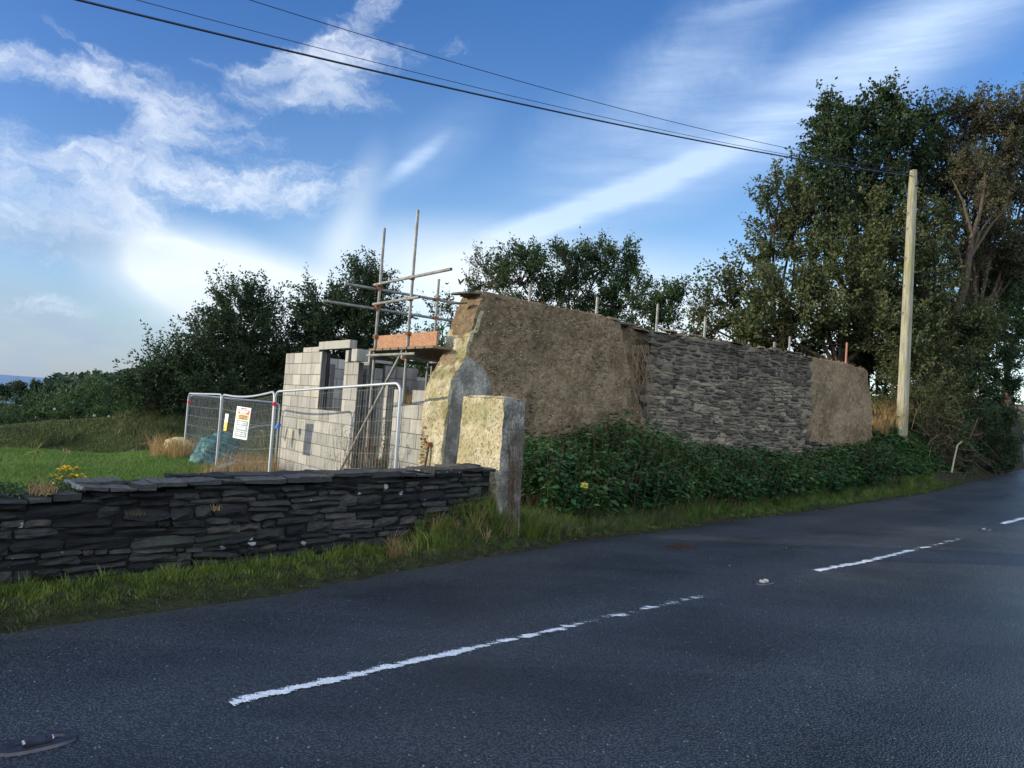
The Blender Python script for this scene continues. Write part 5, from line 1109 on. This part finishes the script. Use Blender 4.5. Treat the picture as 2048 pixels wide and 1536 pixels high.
Yw = rr.uniform(42, 190, k)**1.0; Xw = -Yw*rr.uniform(.42, .80, k); Zw = height(Xw, Yw)+rr.uniform(0, 1, k)**.6*np.interp(Yw, [42, 190], [2.2, 5.5])*(.55+.9*fbm(np.stack([Xw, Yw, 0*Xw], -1), .12, 2, 6))
P_ = np.stack([Xw, Yw, Zw], -1); lf.leaves(P_, rdir(k, rr, .2), rdir(k, rr, .8), np.interp(Yw, [42, 190], [.45, 1.5]), np.interp(Yw, [42, 190], [.35, 1.2]), np.clip(rr.normal(.4, .2, k)+(fbm(P_, .15, 2, 8)-.5)*1.2, 0, 1))
tag(lf.build('far_woodland', L_FAR), 'woodland and hedges falling away towards the sea', 'woodland', kind='stuff')
# end of the lane: pale wall across the bend
c = at(2046, 828, 62); g = MB(); g.box(c+np.array([4, 0, -.2]), np.array([6, -.6, 0]), np.array([.05, .25, 0]), EZ*1.0); tag(g.build('field_wall', M_RUBBLE), 'pale wall across the far end of the lane', 'wall')

MKX = float(at(1169, 971, 9.35)[0]/9.35)
# nettles
def nettles(n, seed, region, hfun, leaf=.075, keep=lambda a, d: True):
    rr = np.random.default_rng(seed); g = MB(); a_ = rr.uniform(region[0], region[1], n); d_ = rr.uniform(region[2], region[3], n)
    lim = LF-.05-edge_m(a_); ok = (d_ > .18+.75*fbm(np.stack([a_, d_*0, d_*0], -1), .9, 3, 55)) & (d_ < np.where(a_ < 17.9, lim, 99)) & keep(a_, d_) & ~((a_ < pa+.5) & (edge_m(a_)+d_ < pmm+.9)) & ~((a_ < pa+.34) ) & ~((a_ < 6.0) & (edge_m(a_)+d_ > pmm+.25))
    a_, d_ = a_[ok], d_[ok]; n = len(a_); P0 = W(a_, edge_m(a_)+d_, 0); P0[:, 2] = height(P0[:, 0], P0[:, 1])
    h = hfun(a_, d_)*rr.uniform(.7, 1.1, n)*(.72+.56*fbm(P0, .9, 2, 71)); h = np.where((np.abs(P0[:, 0]/P0[:, 1]-MKX) < .022) & (P0[:, 1] < 9.4), np.minimum(h, CAMZ-(CAMZ-at(1169, 978, 9.35)[2])/9.35*P0[:, 1]-P0[:, 2]-.02), h); lean = rr.normal(0, .16, (n, 3)); lean[:, 2] = 0; lean -= E2*.10*1.0
    top = P0+EZ*h[:, None]+lean*h[:, None]; g.sticks(P0, top, .004, .002, .3, mat=1)
    nl = 20; k = n*nl; i = np.repeat(np.arange(n), nl); q = rr.uniform(.25, 1.0, (k, 1))**.7; P_ = P0[i]+(top[i]-P0[i])*q
    th = rr.uniform(0, 2*math.pi, k); D = np.stack([np.cos(th), np.sin(th), -.25+rr.normal(0, .25, k)], -1); sz = leaf*rr.uniform(.7, 1.35, k)*(1.25-.55*q[:, 0])
    P_ = P_+D*sz[:, None]*.5; tn = np.clip(rr.normal(.42, .16, k)+.25*(q[:, 0]-.6)+np.repeat(rr.normal(0, .12, n), nl)+(fbm(P_, 1.2, 2, 7)-.5)*.9, 0, 1)
    g.leaves(P_, D, nrm(np.stack([rr.normal(0, .35, k), rr.normal(0, .35, k), np.ones(k)], -1)), sz*1.25, sz*.75, tn, fold=.15)
    return g
NT = np.array([a_on(x_, y_, 8.5) for x_, y_ in ((1050, 858), (1110, 862), (1180, 852), (1240, 856), (1300, 862), (1350, 878), (1420, 888), (1480, 893), (1560, 912), (1615, 925), (1650, 908), (1700, 876), (1750, 895), (1790, 925), (1850, 950), (1900, 975))]).T
def nh(a_, d_):
    P_ = W(a_, edge_m(a_)+d_, 0); zg = height(P_[:, 0], P_[:, 1]); back = np.minimum(8.75-edge_m(a_), 2.4); f_ = sst(d_/back, .0, .75)
    return np.maximum((np.interp(a_, NT[0], NT[1])-zg)*(.30+.70*f_), .12)
g = nettles(6500, 1, (4.9, 21, .40, 2.9), nh); tag(g.build('nettle_bank', [L_NETTLE, M_TWIG]), 'dense bank of dark green nettles below the ruined wall', 'nettles', kind='stuff')
g = nettles(900, 9, (5.0, 20, .5, 2.9), lambda a_, d_: nh(a_, d_)*1.12, leaf=.12); tag(g.build('bramble_growth', [L_MID, M_TWIG]), 'paler large leaved growth poking out of the nettle bank', 'brambles', kind='stuff')
# verge grass
def grass(name, label, n, seed, amin, amax, dmin, dmax, hmin, hmax, m_, wd=.006, clump=.5, mats=None, dens=None, leanout=.25, height_mod=None):
    rr = np.random.default_rng(seed); g = MB(); nc = int(n/26); ca = rr.uniform(amin, amax, nc); cd = dmin+(dmax-dmin)*rr.uniform(0, 1, nc)
    if dens is not None: ok = rr.uniform(0, 1, nc) < dens(ca, cd); ca, cd = ca[ok], cd[ok]; nc = len(ca)
    i = np.repeat(np.arange(nc), 26); k = len(i); th = rr.uniform(0, 6.283, k); r_ = rr.uniform(0, .055, k); ch = rr.uniform(hmin, hmax, nc)
    a_ = ca[i]+r_*np.cos(th); d_ = np.maximum(cd[i]+r_*np.sin(th), dmin-.03); P_ = W(a_, edge_m(a_)+d_, 0); P_[:, 2] = height(P_[:, 0], P_[:, 1])-.005
    lean = (np.stack([np.cos(th), np.sin(th), 0*th], -1)[:, 0:1]*E1+np.sin(th)[:, None]*E2)*rr.uniform(.1, .75, (k, 1))+(rr.normal(0, .22, (nc, 3))*np.array([1, 1, 0]))[i]-E2*leanout*.4
    H = ch[i]*rr.uniform(.55, 1.1, k)
    if height_mod is not None: H = H*height_mod(a_, d_)
    tn = np.clip(rr.normal(.45, .15, k)+(rr.normal(0, .16, nc))[i], 0, 1)
    g.blades(P_, H, lean, wd*rr.uniform(.7, 1.3, k), tn); return tag(g.build(name, m_), label, 'grass', kind='stuff')
grass('verge_grass', 'bright green grass tufts along the foot of the dry stone wall', 22000, 2, -4, 4.6, .10, .50, .03, .105, L_GRASS, .005, height_mod=lambda a, d: .45+.75*sst(d, .12, .5))
grass('verge_grass_long', 'long grass between the road and the nettles', 30000, 3, 4.3, 19, .03, 1.05, .06, .24, L_VERGE, .006, height_mod=lambda a, d: .45+.7*sst(d, .1, .5))
grass('verge_thatch', 'dull flattened grass at the very edge of the road', 34000, 4, -4, 20, -.05, .32, .02, .055, L_OLIVE, .007, leanout=.6)
grass('dry_verge_grass', 'straw coloured grass around the foot of the pier', 5000, 5, 3.2, 6.2, .15, .8, .08, .22, L_DRY, .005, dens=lambda a, d: .45+0*a)
grass('pier_foot_grass', 'tall bright grass tufts at the foot of the pier', 3800, 6, 3.4, 5.6, .12, .42, .12, .30, L_GRASS, .006, dens=lambda a, d: .35+.65*np.exp(-((a-4.9)/.6)**2))
grass('mixed_verge_grass', 'patchy brownish grass in the verge right of the pier', 5200, 7, 4.6, 8.5, .1, .6, .08, .24, L_OLIVE, .006)
# lawn
rr = np.random.default_rng(30); k = 90000; Yl = rr.uniform(10.5, 20.3, k); Xl = -Yl*rr.uniform(.25, .80, k); a_ = .8*Xl+.6*Yl; m_ = -.6*Xl+.8*Yl
ok = (a_ < 4.9); P_ = np.stack([Xl, Yl, height(Xl, Yl)-.01], -1)[ok]; g = MB(); kk = len(P_); ln_ = rr.normal(0, .45, (kk, 3)); ln_[:, 2] = 0
g.blades(P_, rr.uniform(.04, .10, kk), ln_, rr.uniform(.010, .018, kk), np.clip(rr.normal(.45, .16, kk)+(fbm(P_, .7, 3, 5)-.5)*.7, 0, 1)); tag(g.build('lawn_grass', L_LAWN), 'mown bright green lawn behind the stone wall', 'lawn', kind='stuff')
# rough grass on the far bank
k = 60000; Yl = rr.uniform(20.0, 26.2, k); Xl = -Yl*rr.uniform(.2, .80, k); P_ = np.stack([Xl, Yl, height(Xl, Yl)-.01], -1); g = MB(); ln_ = rr.normal(0, .4, (k, 3)); ln_[:, 2] = 0
hh_ = rr.uniform(.05, .13, k)*(1+1.6*(fbm(P_, .6, 2, 3) > .56)*(Xl > -14.5)); g.blades(P_, hh_, ln_, rr.uniform(.016, .03, k), np.clip(rr.normal(.35, .16, k)+(fbm(P_, .45, 3, 15)-.5)*1.3+.25*sst(P_[:, 2], .1, .8), 0, 1)); tag(g.build('bank_grass', L_OLIVE), 'rough dull grass covering the bank beyond the lawn', 'grass', kind='stuff')
# dry grass by the fence
def drypatch(n, boxes, hmin, hmax, name, label, m_=L_DRY, wd=.008):
    g = MB()
    for (x0, x1, Y0, Y1, wgt) in boxes:
        k = int(n*wgt); Y = rr.uniform(Y0, Y1, k); x = rr.uniform(x0, x1, k); X = np.array([at(q, 900, y_)[0] for q, y_ in zip(x, Y)]); P_ = np.stack([X, Y, height(X, Y)-.02], -1)
        kp = rr.uniform(0, 1, k) < sst(fbm(P_, 1.3, 2, 12), .38, .62); P_ = P_[kp]; k = len(P_); ln_ = rr.normal(0, .38, (k, 3)); ln_[:, 2] = 0; g.blades(P_, rr.uniform(hmin, hmax, k)*(.5+fbm(P_, 1.5, 2, 2)), ln_, wd*rr.uniform(.6, 1.3, k), np.clip(rr.normal(.5, .22, k), 0, 1))
    return tag(g.build(name, m_), label, 'grass', kind='stuff')
drypatch(5200, [(400, 560, 13.2, 16.5, .55), (345, 400, 16.5, 19.5, .25), (300, 420, 17.5, 19.5, .2)], .18, .62, 'dry_grass', 'tall straw coloured grass growing through the fence')
drypatch(3000, [(350, 560, 12.5, 15.5, 1)], .10, .4, 'low_mixed_grass', 'short yellow green grass in front of the fence', L_OLIVE)
# weeds on top of the wall at the left and the ragwort
def wall_top(px): 
    d = ray(px, 975); return d
g = MB(); k = 420; xx_ = rr.uniform(2.2, XS+.05, k); h0 = np.array([dw_top(q) for q in xx_]); P_ = p0+xx_[:, None]*dwx-rr.uniform(.08, .5, (k, 1))*dwn+EZ*(h0[:, None]-.01); ln_ = rr.normal(0, .4, (k, 3)); ln_[:, 2] = 0
k2 = 5200; i = rr.integers(0, k, k2); Pl = P_[i]+rr.normal(0, .03, (k2, 3)); Pl[:, 2] = P_[i][:, 2]+rr.uniform(0, .05, k2)
g.leaves(Pl, rdir(k2, rr, .4), rdir(k2, rr, .8), rr.uniform(.012, .028, k2), rr.uniform(.008, .018, k2), np.clip(rr.normal(.5, .2, k2), 0, 1)); tag(g.build('wall_top_weeds', L_MID), 'small green weeds carpeting the left part of the wall top', 'weeds', kind='stuff')
def tuft(c, n, hmin, hmax, spread, m_, label, name='grass_tuft', down=0.0, wd=.005):
    g = MB(); P_ = np.array(c)+rr.normal(0, spread*.30, (n, 3))*np.array([1, 1, .2]); ln_ = rr.normal(0, min(spread*4.5, .42), (n, 3)); ln_[:, 2] = -down*rr.uniform(0, 1, n); g.blades(P_, rr.uniform(hmin, hmax, n), ln_, wd, np.clip(rr.normal(.5, .25, n), 0, 1)); return tag(g.build(name, m_), label, 'grass tuft')
def on_front(px, py, out=.02):      # point on the dry wall's front face
    d = ray(px, py); nvec = dwn; k = ((p0-CAM)@nvec)/(d@nvec); return CAM+d*k+nvec*out
tuft(on_front(85, 988)-dwn*.05, 170, .05, .16, .12, L_DRY, 'brown and straw tuft hanging over the wall edge at left', down=1.1)
tuft(on_front(430, 1010+10), 30, .03, .08, .06, L_DRY, 'tiny dead sprig in the wall face left of the middle', down=.9)
tuft(on_front(265, 1030), 40, .03, .07, .10, L_BROWN, 'reddish dead sprig in the wall face', down=.9)
tuft(W(pa+.06, pmm+.2, dw_top(LW)+.0), 40, .05, .14, .10, L_BROWN, 'small dead plant against the sunlit pier', down=.2)
# tall curved weed and ragwort
g = MB(); b = at(74, 985, 5.6); P_ = [at(x_, y_, 5.6) for x_, y_ in ((73, 985), (71, 950), (68, 925), (70, 905), (74, 899), (78, 905))]; g.tube(P_, [.004, .0035, .003, .0025, .002, .0018], 5, .4)
t_ = thing('tall_weed', b, 'tall bent thistle stem rising from the wall at left', 'weed'); g.build('stem', L_GRASS, t_)
lf = MB(); kk = 22; i = rr.integers(2, 6, kk); lf.leaves(np.array(P_)[i], rdir(kk, rr, -.4), rdir(kk, rr, .2), .06, .012, rr.uniform(.4, 1, kk)); lf.leaves(np.array([P_[4]]*6), nrm(rr.normal(0, 1, (6, 3))-EZ*1.2), rdir(6, rr, 0), .11, .014, .8); lf.build('leaf', L_GRASS, t_)
cc_ = at(140, 985, 6.2); t_ = thing('ragwort_plant', cc_, 'yellow flowering ragwort behind the wall at left', 'flowering plant'); st_ = MB(); lf = MB()
for (x_, y_) in ((122, 938), (130, 936), (138, 935), (143, 938), (155, 937), (108, 950), (165, 951), (117, 966), (123, 958), (175, 966), (185, 967), (180, 970), (145, 957), (160, 962), (112, 970), (190, 964), (150, 948)):
    e = at(x_+rr.normal(0, 2), y_+rr.normal(0, 1.5), 6.2+rr.normal(0, .1)); st_.tube([cc_+rr.normal(0, .03, 3), (cc_+e)/2+rr.normal(0, .02, 3), e], .002, 4, .4, cap=False)
    n = 14; fp = e+rr.normal(0, .02, (n, 3))*np.array([1, 1, .35]); fl = MB(); fl.leaves(fp, nrm(rr.normal(0, 1, (n, 3))*np.array([1, 1, .25])), nrm(rr.normal(0, .3, (n, 3))+EZ), .022, .022, .6); fl.build('flower_head', M_PETAL, t_)
    n = 16; q = rr.uniform(.1, .9, (n, 1)); lf.leaves(cc_+(e-cc_)*q+rr.normal(0, .012, (n, 3)), rdir(n, rr, .2), rdir(n, rr, .7), .035, .014, rr.uniform(.3, .9, n))
st_.build('stem', L_GRASS, t_); lf.build('leaf', L_GRASS, t_)
g = MB(); g.tube([at(108, 975, 6), at(122, 930, 6), at(136, 903, 6)], .0022, 4, .8); g.leaves(np.array([at(134, 907, 6)]*8)+rr.normal(0, .01, (8, 3)), nrm(rr.normal(0, .3, (8, 3))+EZ), rdir(8, rr, 0), .04, .008, .9)
tag(g.build('grass_stalk', L_DRY), 'single thin seed stalk leaning right over the lawn', 'grass stalk')
# yellow cable marker in the nettles
c = gz(1170, 985, .5); c = at(1169, 971, 9.35); t_ = thing('marker_post', [c[0], c[1], hz(c[0], c[1])], 'small yellow marker plate lettered in black among the nettles', 'marker')
nf = nrm(np.array([-c[0], -c[1], 0])); sx_ = np.array([-nf[1], nf[0], 0]); sx_ = sx_ if sx_[0] > 0 else -sx_
g = MB(); g.box(c, sx_*.045, nf*.004, EZ*.032); g.build('plate', M_MARK, t_); g = MB(); g.box([c[0]-nf[0]*.01, c[1]-nf[1]*.01, (c[2]+hz(c[0], c[1]))/2-.02], sx_*.007, nf*.005, EZ*(c[2]-hz(c[0], c[1]))/2); g.build('post', plain('dark_green_post', (.01, .022, .012), .8, .1), t_)
tx = bpy.data.curves.new('lettering', 'FONT'); tx.body = 'T B1'; tx.size = .05; tx.align_x = 'CENTER'; tx.align_y = 'CENTER'; tx.extrude = .0008
to = bpy.data.objects.new('lettering_curve', tx); COL.objects.link(to); bpy.context.view_layer.update()
me = bpy.data.meshes.new_from_object(to.evaluated_get(bpy.context.evaluated_depsgraph_get())); bpy.data.objects.remove(to)
lo = bpy.data.objects.new('lettering', me); COL.objects.link(lo); me.materials.append(M_BLACK); lo.parent = t_
off = c+nf*.006-np.array(t_.location); lo.matrix_local = Matrix(((sx_[0], 0, nf[0], off[0]), (sx_[1], 0, nf[1], off[1]), (0, 1, 0, off[2]), (0, 0, 0, 1)))
# dry twigs before the blockwork
g = MB(); rr2 = np.random.default_rng(77)
for i in range(60):
    c = at(rr2.uniform(670, 790), 955, rr2.uniform(11.3, 12.4)); c[2] = -.4; top_ = at(rr2.uniform(660, 800), rr2.uniform(825, 930), rr2.uniform(11.3, 12.3)); m1 = (c+top_)/2+rr2.normal(0, .12, 3)
    tt = np.linspace(0, 1, 7)[:, None]; P_ = c*(1-tt)**2+2*m1*tt*(1-tt)+top_*tt**2; g.tube(P_, np.linspace(.006, .002, 7), 4, rr2.uniform(.1, .8), cap=False)
    k = 5; q = rr2.integers(3, 7, k); g.sticks(P_[q], P_[q]+rr2.normal(0, .12, (k, 3)), .0025, .0012, rr2.uniform(.1, .7, k))
tag(g.build('dead_brambles', M_TWIG), 'leafless brown stems in front of the blockwork', 'dead brambles', kind='stuff')
hedge('ivy_shoot', 'ivy climbing the edge of the low block wall', [(at(771, 890, 11.4), (.05, .05, .28)), (at(768, 930, 11.3), (.10, .08, .1)), (at(745, 935, 11.3), (.2, .1, .12))], L_MID, 71, cat='ivy', nbr=60, ntw=3, nlf=5, leaf=.045, twl=(.03, .09), wood_r=.003)
tuft(at(822, 806, 11.6)-EZ*.1, 130, .15, .34, .10, L_DRY, 'dry brown shrub showing above the low block wall', 'dry_shrub')
# ivy and roots in the gap of the ruin
hedge('ivy_clump', 'small ivy clump in the gap between cob and rubble', [(at(1288, 690, 12.9), (.14, .1, .16)), (at(1278, 710, 12.9), (.1, .1, .12))], L_OLIVE, 72, cat='ivy', nbr=180, ntw=3, nlf=6, leaf=.05, twl=(.04, .1), wood_r=.003)
g = MB()
for i in range(26):
    x0 = rr2.uniform(1258, 1300); P_ = [at(x0+rr2.normal(0, 3)+q*rr2.uniform(-3, 8), 690+q*rr2.uniform(15, 34), 12.75) for q in range(6)]; g.tube(P_, np.linspace(.005, .0015, 6), 4, rr2.uniform(.3, 1), cap=False)
tag(g.build('hanging_roots', M_TWIG), 'dry roots hanging in the gap between cob and rubble', 'roots')
_c = at(1775, 850, 19.3); _c[2] = gzz(_c)
tuft(_c, 700, .35, .85, .55, L_DRY, 'orange brown dry grass between the ruin and the pole', 'dry_grass_tuft', wd=.010)
_c = at(1755, 850, 18.6); _c[2] = gzz(_c)
tuft(_c, 400, .2, .5, .35, L_DRY, 'brown dry grass low beside the end of the ruin', 'dry_grass_tuft', wd=.010)
# straw fringe along the cob top
k = 900; a_ = rr2.uniform(aleft(3.0)+.1, aEnd-.4, k); P_ = W(a_, LF+rr2.uniform(.0, .45, k), ctop(a_)-.03); ln_ = rr2.normal(0, .7, (k, 3)); ln_[:, 2] = 0; g = MB()
g.blades(P_, rr2.uniform(.02, .07, k), ln_, .006, np.clip(rr2.normal(.4, .25, k), 0, 1)); tag(g.build('wall_top_growth', L_DRY), 'short dry growth along the ragged top of the ruin', 'dry growth', kind='stuff')

# crows
def crow(p_, face, label, s_=1.0):
    rings = [(-.20, .004, .000, .018), (-.13, .012, .01, .03), (-.07, .032, .03, .03), (0, .05, .05, .045), (.06, .045, .075, .04), (.10, .03, .105, .03), (.13, .03, .13, .028), (.155, .02, .135, .018), (.17, .008, .132, .007), (.205, .002, .125, .003)]
    f_ = np.array([math.cos(face), math.sin(face), 0]); sd = np.array([-f_[1], f_[0], 0]); V = []
    tl = .75
    for (x, wv, z, hv) in rings:
        c = np.array(p_)+(f_*(x*math.cos(tl))+EZ*(x*math.sin(tl)+z*.3+.06))*s_
        V.append([c+(sd*math.cos(q)*wv+(EZ*math.cos(tl)-f_*math.sin(tl))*math.sin(q)*hv)*s_ for q in np.linspace(0, 2*math.pi, 9)])
    g = MB(); g.grid(np.array(V)); t_ = thing('crow', p_, label, 'crow', 'crows perched in the thin shrub'); g.build('body', M_FEATH, t_, smooth=True)
    for q in (-1, 1):
        l_ = MB(); l_.tube([np.array(p_)+sd*.015*q+EZ*.06*s_, np.array(p_)+sd*.018*q-EZ*.02], .004, 5); l_.build('leg', M_FEATH, t_)
for i, (x_, y_, f_, lb) in enumerate(((952, 513, 2.5, 'leftmost upper crow in the thin shrub'), (973, 510, .5, 'crow facing right at the shrub top'), (954, 525, 2.8, 'crow just below the leftmost one'), (975, 525, 1.0, 'crow half hidden below the shrub top'),
        (992, 519, .4, 'left crow of the close group in the shrub'), (999, 516, .7, 'right crow of the close pair in the shrub'), (1014, 516, .2, 'big crow at the right of the group'), (1015, 521, 3.0, 'crow right below the big one'), (919, 564, 2.2, 'lower crow of two over the wall corner'), (924, 563, .8, 'second lower crow right above the wall corner'), (861, 614, 2.5, 'lone crow right of the scaffold upright'))):
    crow(at(x_, y_+3, 26.2), f_, lb, .82)
print('objects', len(sc.objects))
